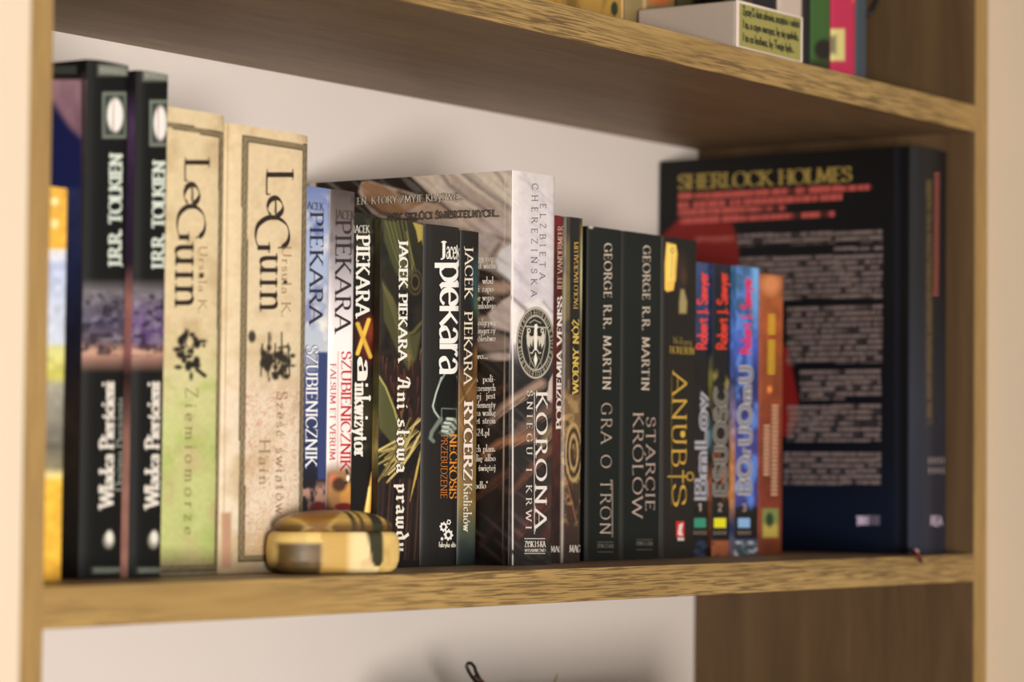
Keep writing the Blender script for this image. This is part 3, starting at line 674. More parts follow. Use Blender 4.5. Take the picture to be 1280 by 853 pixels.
b = Book('slim paperback with tan and teal spine next to the tall white spined hardback', (0, 598), .0755, .2005, .125, X0=prev[0]+.0003, base=(50, 40, 30), side=(36, 32, 28), k=1.05)
c = b.cv
c.grad([(285, (34, 32, 30)), (400, (34, 34, 32)), (455, (60, 44, 32)), (480, (128, 92, 50)), (560, (134, 106, 60)), (630, (140, 118, 72)), (660, (88, 92, 74)), (690, (54, 68, 68)), (720, (30, 36, 38))])
c.ell(597, 355, 8, 32, (54, 84, 92), 8, .9).ell(598, 380, 5, 16, (84, 112, 84), 5, .8).ell(600, 450, 8, 20, (150, 110, 56), 6, .8)
c.line([(574, 505), (598, 470)], 2, (176, 146, 80), 1.5, .6).line([(572, 470), (598, 540)], 3, (98, 66, 36), 2, .7).line([(572, 520), (598, 585)], 2, (160, 134, 84), 2, .5)
c.noise(12, 20, 5, .3)
b.done()
b.t('JACEK  PIEKARA', (580, 309, 590, 480), 'd', 'roman', (226, 216, 196), name='author_lettering', track=.16)
b.t('RYCERZ', (579.5, 503, 590, 600), 'd', 'romanbold', (238, 224, 212), name='title_lettering', outline=(96, 64, 52), track=.12)
b.t('Kielichów', (579, 605, 589, 664), 'd', 'roman', (226, 220, 206), name='subtitle_lettering', track=.16)

# --- tall hardback with white feathers
KX0 = at_y(641, 490, .051)[0]
b = Book('tall hardback with white to black feathered cover and an oval shield seal', (641, 694.5), .051, .2372, .1585, bulge=.0022, kk=8, hard=False, base=(216, 208, 210), side=(150, 130, 118), k=1., cover=True, mat=M_GLOSS, res=.0004)
c = b.cv
def feathers(c, seed):
    c.grad([(205, (214, 206, 204)), (300, (214, 206, 210)), (380, (206, 198, 204)), (430, (176, 168, 172)), (452, (60, 56, 54)), (480, (38, 34, 34)), (560, (44, 38, 36)), (640, (56, 40, 36)), (720, (40, 34, 34))])
feathers(c, 3)
c.line([(640, 330), (655, 350), (668, 362)], 6, (176, 166, 172), 8, .6).line([(652, 212), (668, 240), (700, 280)], 3, (190, 186, 196), 4, .6).line([(664, 212), (680, 250), (700, 300)], 2, (196, 192, 202), 3, .5)
c.poly([(638, 372), (655, 380), (672, 372), (690, 385), (700, 395), (700, 430), (640, 430)], (224, 216, 214), 4, .8)
c.line([(640, 372), (656, 386), (662, 396)], 5, (120, 112, 112), 4, .7).line([(680, 378), (690, 390), (700, 392)], 3, (150, 142, 146), 3, .6)
c.poly([(686, 478), (697, 455), (700, 500), (690, 505), (684, 500)], (206, 190, 182), 2)
def quill(c, p0, p1, w, col, seed, a=.9, bristle=10):
    r = random.Random(seed); (x0, y0), (x1, y1) = p0, p1
    mx, my = (x0+x1)/2, (y0+y1)/2-4
    c.line([p0, (mx, my), p1], w, col, w*.5, a, w2=w*.35)
    dk = tuple(int(v*.45) for v in col); lt = tuple(min(255, int(v*1.25)) for v in col)
    for i in range(bristle):
        t = r.random()*.9; x = x0+(x1-x0)*t; y = y0+(y1-y0)*t
        dx, dy = (x1-x0)*.22, (y1-y0)*.22
        c.line([(x-dx*.3+2, y-dy*.3+w*.5*r.random()), (x+dx-3, y+dy+w*(.3+.4*r.random()))], .9, dk if i % 2 else lt, 1, .55)
quill(c, (700, 505), (640, 545), 16, (120, 96, 80), 1)
quill(c, (676, 480), (610, 526), 13, (164, 138, 120), 2)
quill(c, (700, 530), (676, 556), 15, (150, 124, 92), 3)
quill(c, (664, 545), (614, 566), 15, (152, 108, 78), 4)
quill(c, (690, 560), (640, 616), 12, (112, 72, 50), 5)
quill(c, (700, 610), (648, 668), 18, (96, 48, 40), 6)
quill(c, (706, 640), (668, 690), 14, (86, 44, 38), 7)
c.cloud(5, 40, 63, (150, 140, 142), .56, .74, .14, rot=-.9).noise(7, 7, 5, .1)
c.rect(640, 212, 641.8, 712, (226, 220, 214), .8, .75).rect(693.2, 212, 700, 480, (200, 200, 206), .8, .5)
c.line([(641, 690), (650, 700), (672, 703), (694, 697)], 5, (30, 32, 32), 3, .9)
# oval seal
c.ell(669.5, 429, 24, 45, (46, 42, 38), 1.).ring(669.5, 429, 22.8, 43.5, 1.1, (198, 190, 172), .9).ring(669.5, 429, 17.5, 34, 1.1, (190, 182, 164), .9)
th = np.arctan2((c.Y-429)/44, (c.X-669.5)/23); rad = np.hypot((c.X-669.5)/23, (c.Y-429)/44)
c.mix(((rad > .8) & (rad < .95) & (np.sin(th*44+np.sin(th*9)*2) > -.1) & (np.sin(rad*90+th*5) > -.5))*.85, (176, 168, 150))
c.line([(657.5, 408), (683, 410)], 1.5, (200, 192, 176), .8).line([(659, 410), (659, 430), (663, 450), (670, 462)], 1.1, (176, 168, 150), .8).line([(682, 412), (681, 432), (677, 450), (670, 462)], 1.1, (176, 168, 150), .8)
c.line([(662, 404), (668, 400), (676, 404)], 1.2, (176, 168, 150), .9)
W_ = (230, 224, 210)
c.poly([(667.8, 412), (671.2, 412), (672, 424), (671, 438), (668, 438), (667, 424)], W_, .7).poly([(668, 406), (671, 405), (672.5, 409), (671, 413), (668, 413)], W_, .7)
for m_ in (-1, 1):
    fx = lambda q: [(669.5+m_*(x-669.5), y) for x, y in q]
    c.poly(fx([(671.5, 420), (676, 421), (679.5, 414), (681, 420), (680, 430), (677, 436), (676, 428), (674, 434), (673, 426)]), (206, 198, 182), .7)
    c.ring(669.5+m_*8.2, 413.5, 1.5, 2.4, .8, W_, .6).line(fx([(671, 437), (674, 442), (676, 441)]), 1., W_, .7).line(fx([(672.5, 446), (676, 451), (677, 458)]), .8, (150, 142, 126), .7)
c.poly([(669.5, 440), (672, 450), (669.5, 459), (667, 450)], W_, .7)
e = b.cc
e.grad([(205, (206, 190, 176)), (300, (190, 174, 164)), (360, (110, 98, 94)), (400, (150, 128, 112)), (440, (60, 50, 46)), (455, (40, 32, 30)), (470, (44, 34, 30)), (560, (36, 26, 22)), (720, (34, 24, 22))])
e.poly([(395, 225), (641, 205), (641, 330), (560, 330), (440, 290), (395, 290)], (184, 166, 154), 4)
e.poly([(395, 222), (470, 218), (512, 219), (526, 232), (540, 246), (552, 262), (540, 254), (520, 243), (496, 236), (474, 230), (462, 226), (452, 228), (448, 240), (455, 254), (466, 268), (482, 276), (440, 290), (395, 290)], (42, 32, 26), 3)
e.poly([(450, 234), (456, 226), (470, 230), (492, 238), (520, 246), (530, 254), (516, 262), (500, 270), (480, 266), (462, 256)], (156, 120, 88), 3)
e.line([(455, 250), (476, 266), (500, 274), (520, 276)], 4, (84, 60, 42), 4).line([(498, 240), (520, 250), (548, 252), (560, 262), (570, 272)], 4, (96, 78, 66), 4)
e.poly([(512, 266), (524, 256), (546, 254), (558, 264), (562, 274), (530, 276), (512, 272)], (178, 152, 130), 4)
e.poly([(516, 219), (560, 215), (566, 232), (590, 250), (600, 262), (570, 258), (552, 250), (536, 236)], (206, 190, 176), 3)
e.poly([(560, 214), (641, 210), (641, 262), (616, 252), (590, 236), (574, 222)], (212, 198, 184), 3)
for q, w_ in (([(552, 218), (562, 232), (586, 250), (606, 262)], 5), ([(580, 218), (600, 234), (622, 250), (641, 262)], 5), ([(600, 276), (610, 290), (626, 298), (641, 302)], 6), ([(618, 214), (626, 222), (632, 232)], 3)): e.line(q, w_, (126, 114, 112), 5, .75)
e.ell(584, 276, 16, 6, (196, 176, 160), 5)
e.ell(618, 284, 22, 10, (190, 174, 168), 8).ell(608, 305, 14, 10, (176, 162, 158), 7).line([(624, 306), (616, 318), (612, 326)], 5, (110, 96, 94), 6, .8)
e.poly([(620, 326), (626, 312), (644, 304), (644, 356), (632, 346), (622, 338)], (210, 206, 208), 4).poly([(598, 336), (618, 340), (632, 350), (644, 362), (644, 376), (620, 392), (598, 396)], (60, 44, 38), 4)
e.ell(622, 360, 24, 8, (168, 140, 120), 6, .9).poly([(610, 392), (628, 376), (644, 366), (644, 420), (618, 414)], (190, 172, 164), 4)
e.line([(596, 412), (620, 414), (644, 420)], 7, (42, 34, 32), 5, .9).ell(620, 432, 22, 8, (140, 120, 112), 6).ell(626, 446, 20, 5, (176, 158, 150), 4).line([(596, 456), (644, 459)], 8, (40, 34, 34), 5, .9)
quill(e, (644, 500), (614, 526), 13, (160, 134, 116), 2); quill(e, (644, 548), (604, 568), 12, (150, 106, 76), 4); quill(e, (644, 480), (600, 500), 8, (92, 66, 50), 8, .6); quill(e, (644, 585), (596, 622), 12, (92, 58, 42), 9, .7); quill(e, (644, 630), (600, 680), 12, (58, 34, 28), 10, .6)
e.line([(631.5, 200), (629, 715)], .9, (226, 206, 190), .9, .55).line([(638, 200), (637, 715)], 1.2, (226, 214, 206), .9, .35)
e.cloud(5, 40, 61, (110, 92, 82), .52, .72, .25, rot=-.9).cloud(4, 50, 62, (226, 214, 204), .55, .74, .16, 205, 450, rot=-.9).noise(6, 6, 12, .12)
b.done()
BK = (30, 28, 28)
b.t('CHEREZIŃSKA', (664, 230, 671.3, 371), 'd', 'hair', BK, name='author_lettering', track=.75)
b.t('ELŻBIETA', (674.5, 255, 681.5, 349), 'd', 'hair', BK, name='first_name_lettering', track=.75)
b.t('KORONA', (669, 490, 683, 660), 'd', 'roman', (230, 222, 214), name='title_lettering', track=.26)
b.t('ŚNIEGU I KRWI', (657.5, 489, 664.5, 661), 'd', 'roman', (214, 206, 198), name='title_lettering', track=.62)
shape(b.sp, 'title_rule', [rrect(667.0, 490, 667.9, 668), ], (206, 198, 190))
shape(b.sp, 'publisher_rule', [rrect(655, 673.2, 681, 674.2), rrect(655, 691.8, 681, 692.8)], (210, 202, 190))
b.t('ZYSK I S-KA', (655.5, 677, 681, 684), 'h', 'romanbold', (226, 218, 206), name='publisher_lettering', track=.1)
b.t('WYDAWNICTWO', (655.5, 686.6, 681, 690.2), 'h', 'romanbold', (216, 208, 196), name='publisher_lettering', track=.1)
b.c('EN. KTÓRY ZMYJE KLĄTWĘ...', (447, 247.5, 578, 256), 'h', 'roman', (226, 214, 196), name='blurb_lettering', outline=(24, 18, 15), track=.14, slope=-.048)
b.c('ASY SKŁÓCI ŚMIERTELNYCH...', (484, 267, 624, 275.5), 'h', 'roman', (120, 108, 100), name='blurb_lettering', outline=(26, 22, 20), track=.14, slope=-.035)
for s_, y in (('opy roz-', 327), ('ód wielu', 336), ('ą  wład-', 355), ('ą i zapo-', 365), ('że wspo-', 376), ('młodego', 386), ('odgrywa', 407), ('singerzy', 417), ('rólestwo', 427), ('stwo...', 449),
              ('ia  poli-', 478), ('czesnych', 489), ('orej  jest', 499), ('elementy', 510), ('za walkę', 520), ('jnet stron', 530), ('a24.pl', 545), ('ch plam.', 565), ('dlię albo', 577), ('o świętej', 589), ('radło"', 611)):
    x1 = 619.5 if not s_.endswith(('...', 'l', '"')) else (610 if s_ != 'a24.pl' else 612)
    b.c(s_, (x1-3.05*len(s_), y-8.6, x1, y), 'h', 'roman', (232, 224, 212), name='blurb_lettering', track=.13, slope=-.02, k=1.)

# --- thin red and brown pair
b = Book('thin dark red book with white letters, squeezed right of the tall white spined hardback', (0, 703), .064, .2155, .13, X0=prev[0]+.0003, base=(110, 26, 24), side=(60, 24, 20), k=1.05)
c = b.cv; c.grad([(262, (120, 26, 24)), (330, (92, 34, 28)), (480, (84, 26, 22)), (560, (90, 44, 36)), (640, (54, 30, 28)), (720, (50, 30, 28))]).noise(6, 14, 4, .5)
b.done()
b.t('PODZIEMIA VENISS', (695.5, 372, 702, 536), 'u', 'romanbold', (226, 214, 206), name='title_lettering', track=.1)
b.t('JEFF VANDERMEER', (696.5, 283, 702.5, 362), 'u', 'roman', (206, 170, 150), name='author_lettering', track=.1)
b.t('MAG', (688, 683, 701.5, 690.5), 'h', 'romanbold', (200, 192, 184), name='publisher_lettering', track=.1)
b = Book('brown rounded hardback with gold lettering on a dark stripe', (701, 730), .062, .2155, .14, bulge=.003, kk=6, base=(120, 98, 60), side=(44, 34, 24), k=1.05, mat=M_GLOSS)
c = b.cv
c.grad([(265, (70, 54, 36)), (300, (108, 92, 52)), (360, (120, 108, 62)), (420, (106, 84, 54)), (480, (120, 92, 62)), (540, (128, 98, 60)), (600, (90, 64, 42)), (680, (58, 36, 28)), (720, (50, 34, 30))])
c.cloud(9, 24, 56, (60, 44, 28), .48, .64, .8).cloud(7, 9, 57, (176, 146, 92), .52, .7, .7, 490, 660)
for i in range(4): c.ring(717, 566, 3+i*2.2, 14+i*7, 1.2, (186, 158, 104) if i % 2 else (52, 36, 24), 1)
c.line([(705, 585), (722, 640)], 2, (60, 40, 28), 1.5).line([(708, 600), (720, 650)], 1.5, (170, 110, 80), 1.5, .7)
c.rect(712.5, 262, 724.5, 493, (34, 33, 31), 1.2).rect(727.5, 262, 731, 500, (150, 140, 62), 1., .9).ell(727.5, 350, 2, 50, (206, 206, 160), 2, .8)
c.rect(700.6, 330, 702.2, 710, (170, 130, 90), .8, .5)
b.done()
b.t('WODNY NÓŻ', (715.5, 400, 722.5, 492), 'u', 'romanbold', (206, 176, 84), name='title_lettering', track=.14)
b.t('PAOLO BACIGALUPI', (717, 303, 722, 386), 'u', 'roman', (206, 166, 84), name='author_lettering', track=.12)
b.t('MAG', (711.5, 682, 725, 690.5), 'h', 'romanbold', (206, 196, 184), name='publisher_lettering', track=.1)

# --- black saga pair
SL = (32, 38, 36)
def saga(label, px, cover, k=1.05):
    b = Book(label, px, .075, .2135, .135, base=SL, side=(24, 26, 25), k=k, cover=cover, bulge=.0016, kk=12, mat=M_MATTE)
    b.cv.grad([(280, (42, 46, 44)), (500, (36, 41, 39)), (690, (32, 36, 35)), (705, (40, 44, 42))]).noise(40, 60, 7, .12)
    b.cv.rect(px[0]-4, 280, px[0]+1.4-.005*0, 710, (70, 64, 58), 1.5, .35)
    return b
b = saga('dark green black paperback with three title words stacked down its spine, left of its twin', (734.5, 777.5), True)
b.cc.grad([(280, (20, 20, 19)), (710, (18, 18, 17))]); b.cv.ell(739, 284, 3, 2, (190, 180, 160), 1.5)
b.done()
PK = (206, 190, 172)
b.t('GEORGE R.R. MARTIN', (754, 305, 763.5, 487), 'd', 'roman', PK, name='author_lettering', track=.22)
b.t('GRA O TRON', (750.5, 505, 763.5, 668), 'd', 'light', (190, 170, 154), name='title_lettering', track=.3)
shape(b.sp, 'title_rule', [rrect(764.6, 600, 765.4, 672)], (180, 160, 146))
b.t('ZYSK I S-KA', (746, 680.5, 766, 685), 'h', 'roman', (150, 140, 130), name='publisher_lettering')
shape(b.sp, 'publisher_rule', [rrect(746, 677.6, 766, 678.3), rrect(746, 690, 766, 690.7)], (110, 106, 98))
b = saga('dark green black paperback with its title in two lines down the spine', (778, 827.5), False)
b.done()
b.t('GEORGE R.R. MARTIN', (802.5, 308, 811.5, 488), 'd', 'roman', PK, name='author_lettering', track=.22)
b.t('STARCIE', (807, 522, 818, 638), 'd', 'light', (196, 170, 158), name='title_lettering', track=.2)
b.t('KRÓLÓW', (790.5, 516, 803, 647), 'd', 'light', (196, 170, 158), name='title_lettering', track=.2)
b.t('ZYSK I S-KA', (795, 677.5, 815, 682), 'h', 'roman', (150, 140, 130), name='publisher_lettering')
shape(b.sp, 'publisher_rule', [rrect(795, 674.6, 815, 675.3), rrect(795, 687, 815, 687.7)], (110, 106, 98))
# anubis
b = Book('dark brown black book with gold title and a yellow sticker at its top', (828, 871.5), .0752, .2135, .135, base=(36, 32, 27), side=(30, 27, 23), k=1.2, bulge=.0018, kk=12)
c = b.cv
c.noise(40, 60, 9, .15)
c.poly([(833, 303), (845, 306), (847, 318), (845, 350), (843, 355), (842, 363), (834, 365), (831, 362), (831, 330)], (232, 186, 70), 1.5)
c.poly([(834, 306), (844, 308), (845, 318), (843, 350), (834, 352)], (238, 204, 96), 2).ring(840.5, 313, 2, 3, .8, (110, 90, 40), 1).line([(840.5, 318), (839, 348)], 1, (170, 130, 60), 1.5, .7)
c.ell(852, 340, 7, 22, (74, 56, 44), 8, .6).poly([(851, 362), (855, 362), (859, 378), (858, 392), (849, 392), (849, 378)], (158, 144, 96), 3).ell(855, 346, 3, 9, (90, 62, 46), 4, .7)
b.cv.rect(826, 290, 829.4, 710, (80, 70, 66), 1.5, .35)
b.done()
GD = (196, 156, 60)
b.t('Wolfgang', (841, 421, 864, 430), 'h', 'light', (150, 128, 66), name='first_name_lettering', slope=.06)
b.t('HOHLBEIN', (837, 433, 867, 441.5), 'h', 'roman', (170, 144, 60), name='author_lettering', track=.1, slope=.06)
b.t('ANUB', (840, 466, 857.5, 582), 'd', 'light', GD, name='title_lettering', track=.14)
b.t('S', (840, 606, 857, 632), 'd', 'light', GD, name='title_lettering')
shape(b.sp, 'ankh_ornament', [rrect(834, 595, 858, 597), rrect(852.4, 588, 854.2, 604)]+[[(862+5*math.cos(a)*1, 596+5.8*math.sin(a)), (862+5*math.cos(a+.4), 596+5.8*math.sin(a+.4)), (862+3.4*math.cos(a+.4), 596+4.2*math.sin(a+.4)), (862+3.4*math.cos(a), 596+4.2*math.sin(a))] for a in np.arange(0, 6.3, .4)], GD)
shape(b.sp, 'eye_ornament', [[(853+3.2*math.cos(a), 543+4.5*math.sin(a)) for a in np.arange(0, 6.28, .5)]], (214, 174, 64))
shape(b.sp, 'title_rule', [rrect(838.6, 470, 839.3, 632)], (130, 104, 44))
shape(b.sp, 'publisher_mark', [rrect(844.5, 652, 855, 672)], (190, 30, 34), 1.2)
shape(b.sp, 'publisher_mark', [[(846, 668), (848, 656), (853, 654), (851, 664), (853, 670), (848, 670)], rrect(846, 672.5, 854, 676)], (214, 196, 190), 1.2, lift=.0006)

# --- three numbered blue volumes
def number_book(label, px, Y, n, bands, tx, tile, foot, glyphs, gy, cov, tcol, gcol=(180, 176, 186)):
    b = Book(label, px, Y, .201, .115, base=(44, 60, 92), side=(30, 36, 50), k=1.35, cover=True, bulge=.001)
    c = b.cv
    c.grad(bands); c.noise(8, 14, n*9, .35); c.grey = b.cc.grey = .24
    x0 = tx-5; x1 = tx+19
    c.rect(px[0]-30, 634, px[1]+9, 674, (26, 25, 24), 2)
    c.rect(px[0]-30, 676, px[1]+9, 720, foot[0], 2).cloud(7, 6, n*5, foot[1], .5, .6, .9, 676, 720, 2)
    if n == 3: c.cloud(7, 16, 7, (60, 120, 200), .5, .66, .9, 330, 640).ell(945, 340, 6, 60, (90, 160, 220), 6, .8)
    if n == 2: c.cloud(4, 20, 3, (150, 140, 50), .56, .64, .8, 460, 560).cloud(4, 20, 5, (170, 90, 30), .54, .64, .9, 560, 640)
    b.cc.grad(cov).noise(4, 9, n, .6)
    b.done()
    b.t('Robert J. Sawyer', (tx, 341+(6 if n == 3 else 0), tx+12, 437+(6 if n == 3 else 0)), 'u', 'sansbold', tcol, name='author_lettering', track=.08, k=1.35)
    b.t(glyphs, (tx-3, gy[0], tx+12, gy[1]), 'u', 'inner', (60, 60, 66), name='title_lettering', outline=gcol, track=.16, k=.95)
    b.t(str(n), (tx+1, 630, tx+6, 639), 'h', 'sans', (170, 150, 140), name='volume_number', k=1.3)
    shape(b.sp, 'colour_tile', [rrect(tx-4, 648, tx+11, 660)], tile, 1.3)
    b.t('IIIII', (tx-4, 664, tx+11, 668.5), 'h', 'sans', (170, 150, 140), name='publisher_lettering', track=.3, k=1.3)
GR = 'three numbered volumes with red author letters'
number_book('dark blue volume with green tile, first of the three numbered books', (866, 887), .088, 1, [(320, (50, 76, 120)), (420, (46, 56, 92)), (440, (30, 30, 32)), (640, (34, 33, 32)), (720, (30, 40, 50))], 871, (46, 130, 100), ((34, 36, 40), (34, 70, 110)), 'BmLoy', (494, 624), [(320, (40, 60, 90)), (700, (30, 30, 40))], (206, 62, 60))
number_book('black volume with yellow tile and orange foot, middle of the three numbered books', (891, 914), .085, 2, [(320, (36, 40, 60)), (400, (30, 32, 42)), (440, (28, 27, 26)), (560, (30, 29, 26)), (640, (32, 28, 24)), (720, (60, 40, 20))], 896, (206, 200, 30), ((168, 90, 30), (120, 56, 20)), 'ESUOSC', (486, 620), [(320, (44, 66, 110)), (440, (40, 48, 80)), (470, (130, 124, 40)), (520, (40, 36, 30)), (545, (60, 110, 120)), (575, (44, 38, 30)), (600, (160, 84, 26)), (650, (110, 60, 30)), (700, (70, 40, 20))], (196, 54, 36), (138, 132, 124))
number_book('bright blue volume with pale blue tile, last of the three numbered books', (921, 949.5), .081, 3, [(320, (40, 110, 150)), (380, (34, 96, 140)), (430, (38, 80, 180)), (480, (26, 50, 110)), (560, (60, 60, 140)), (640, (50, 56, 130)), (720, (40, 70, 110))], 926, (120, 160, 200), ((60, 90, 100), (190, 180, 200)), 'BOrUOmU', (458, 618), [(320, (44, 120, 150)), (430, (50, 100, 190)), (480, (60, 70, 120)), (520, (150, 130, 170)), (570, (180, 120, 60)), (620, (190, 130, 40)), (660, (40, 60, 110)), (700, (140, 130, 140))], (200, 40, 86))
# --- small orange book
b = Book('small rust orange book with yellow and cream letters next to the big dark volume', (950, 980), .083, .198, .11, base=(150, 78, 34), side=(120, 50, 30), k=1.35)
c = b.cv
c.grad([(335, (110, 56, 30)), (350, (150, 92, 48)), (400, (158, 84, 34)), (470, (134, 70, 32)), (560, (118, 54, 30)), (640, (122, 56, 30)), (720, (110, 60, 26))]).noise(10, 14, 6, .3)
c.ell(964, 356, 12, 14, (196, 130, 80), 8, .8).ell(962, 487, 3, 4.5, (214, 130, 40), 2).rect(953, 636, 973, 672, (120, 130, 74), 3).rect(954, 656, 972, 672, (170, 150, 64), 3).ell(962, 650, 5, 9, (50, 66, 40), 3)
b.done()
b.t('IIIIIIIIII IIIIII', (959.5, 393, 968, 468), 'u', 'sans', (214, 184, 40), name='author_lettering', track=.08, k=1.3)
b.t('IIIIIIIIIIIII', (954, 531, 961.5, 595), 'u', 'sans', (196, 160, 130), name='title_lettering', track=.08, k=1.3)
b.t('IIIIIIIIIIIIIIIIIIIIII', (964, 506, 971.5, 620), 'u', 'sans', (196, 160, 130), name='title_lettering', track=.08, k=1.3)

# --- big dark volume facing left by the right panel
prev[0] = -.2
b = Book('very large dark blue black hardback turned to show its text covered back', (0, 0), .0175, .2955, .219, X0=-.0595, X1=-.0012, bulge=.006, kk=3.2, hard=True, base=(30, 31, 38), side=(17, 20, 26), k=1.0, cover=True, cres=.0007, mat=M_SATIN)
c = b.cv
c.grad([(180, (28, 28, 32)), (350, (34, 35, 42)), (500, (48, 52, 66)), (690, (44, 50, 70))])
c.rect(1163, 213, 1175, 700, (20, 20, 24), 6, .3)
c.fuzz(1158, 225, 1165, 530, (120, 100, 56), 4, pitch=3.2, a=.8, duty=.7)
e = b.cc
e.grad([(180, (17, 17, 19)), (400, (15, 20, 28)), (560, (13, 24, 38)), (640, (14, 30, 54)), (700, (12, 26, 48))])
e.poly([(822, 300), (838, 285), (848, 275), (915, 278), (922, 300), (926, 345), (936, 380), (960, 420), (985, 435), (992, 470), (998, 500), (996, 530), (985, 545), (960, 550), (840, 560)], (132, 24, 20), 5)
TX = (140, 124, 122)
for i, (xa, xb, yl) in enumerate(((848, 1090, 242), (848, 1053, 252.5), (848, 982, 262.5), (848, 1043, 273))):
    e.fuzz(xa, yl, xb, yl+8.2, (196, 92, 84), 10+i, pitch=8.2, slope=-.05, a=.95, cell=1.5, duty=.97)
e.fuzz(868, 296, 918, 304, (170, 90, 80), 5, pitch=7, slope=-.03, a=.8, duty=.9)
blocks = [(922, 293, 1103, 308, -.03), (1042, 309, 1103, 316, -.02), (925, 322, 1103, 378, -.025), (984, 384, 1103, 456, -.02), (1000, 463, 1101, 500, -.015), (984, 507, 1101, 553, -.01), (980, 566, 1101, 608, -.005)]
for i, (xa, ya, xb, yb, sl) in enumerate(blocks): e.fuzz(xa, ya, xb, yb, TX, 20+i, pitch=7.1, slope=sl, a=.88, cell=1.3, duty=.68)
e.rect(1002, 372, 1040, 378, (15, 18, 24), 1).rect(1056, 496, 1103, 502, (13, 22, 32), 1)
e.fuzz(1071, 645, 1100, 657, (196, 180, 204), 44, pitch=12, a=1, cell=1.8, duty=.99)
e.rect(1118, 180, 1124, 700, (34, 40, 54), 5, .8).rect(1126, 180, 1134, 700, (10, 14, 20), 4, .7)
b.done()
b.c('SHERLOCK HOLMES', (849, 219, 1064, 237), 'h', 'romanbold', (150, 128, 66), name='title_lettering', track=.1, slope=-.048)
b.t('IIIIIIIIIIIIIIIIIIIIIIIIIII', (1167, 216, 1173, 370), 'd', 'sans', (176, 92, 80), name='subtitle_lettering', track=.1)
b.t('IIIII', (1160, 572, 1180, 580), 'h', 'sans', (150, 140, 140), name='author_lettering'); b.t('IIII', (1160, 585, 1180, 592), 'h', 'sans', (150, 140, 140), name='author_lettering')
b.t('REA', (1163, 646, 1177, 657), 'h', 'sansbold', (196, 180, 204), name='publisher_lettering')
# ribbon marker hanging over the shelf edge
SB = b
def tube(name, pts, r, mat, parent=None, org=(0, 0, 0), seg=8):
    pts = [Vector(p) for p in pts]; bm = bmesh.new(); rings = []
    for i, p in enumerate(pts):
        d = (pts[min(i+1, len(pts)-1)]-pts[max(i-1, 0)]).normalized(); a = d.orthogonal().normalized(); bb = d.cross(a)
        rr_ = r[i] if isinstance(r, (list, tuple)) else r
        rings.append([bm.verts.new(p+a*math.cos(2*math.pi*k/seg)*rr_+bb*math.sin(2*math.pi*k/seg)*rr_-Vector(org)) for k in range(seg)])
    # align rings
    for q0, q1 in zip(rings, rings[1:]):
        best = min(range(seg), key=lambda s_: sum((q0[k].co-q1[(k+s_) % seg].co).length for k in range(seg)))
        q1[:] = q1[best:]+q1[:best]
        for k in range(seg): bm.faces.new((q0[k], q0[(k+1) % seg], q1[(k+1) % seg], q1[k]))
    bm.faces.new(rings[0][::-1]); bm.faces.new(rings[-1])
    for f in bm.faces: f.smooth = True
    bmesh.ops.recalc_face_normals(bm, faces=bm.faces[:])
    me = bpy.data.meshes.new(name); bm.to_mesh(me); bm.free(); return link(name, me, parent, mat)
a0 = at_y(1140, 688, .018); rb = []
for (px_, py_, Y_) in ((1138, 687, .0245), (1141, 690, .012), (1144, 691, .001), (1147, 694, -.0022), (1150, 699, -.0025), (1152, 703, -.0025)):
    p = at_y(px_, py_, Y_); rb.append((p[0], Y_, max(p[2], .0014) if Y_ > 0 else p[2]))
tube('ribbon_marker', rb, [.0010, .0012, .0015, .0016, .0016, .0012], plain((92, 22, 28), .6), SB.root, SB.org)
k0 = at_y(1140, 689, .014)
tube('ribbon_knot', [(k0[0]-.0015, .012, .0016), (k0[0], .0105, .0034), (k0[0]+.0015, .0095, .0024)], [.0008, .0018, .0008], plain((206, 160, 150), .6), SB.root, SB.org)

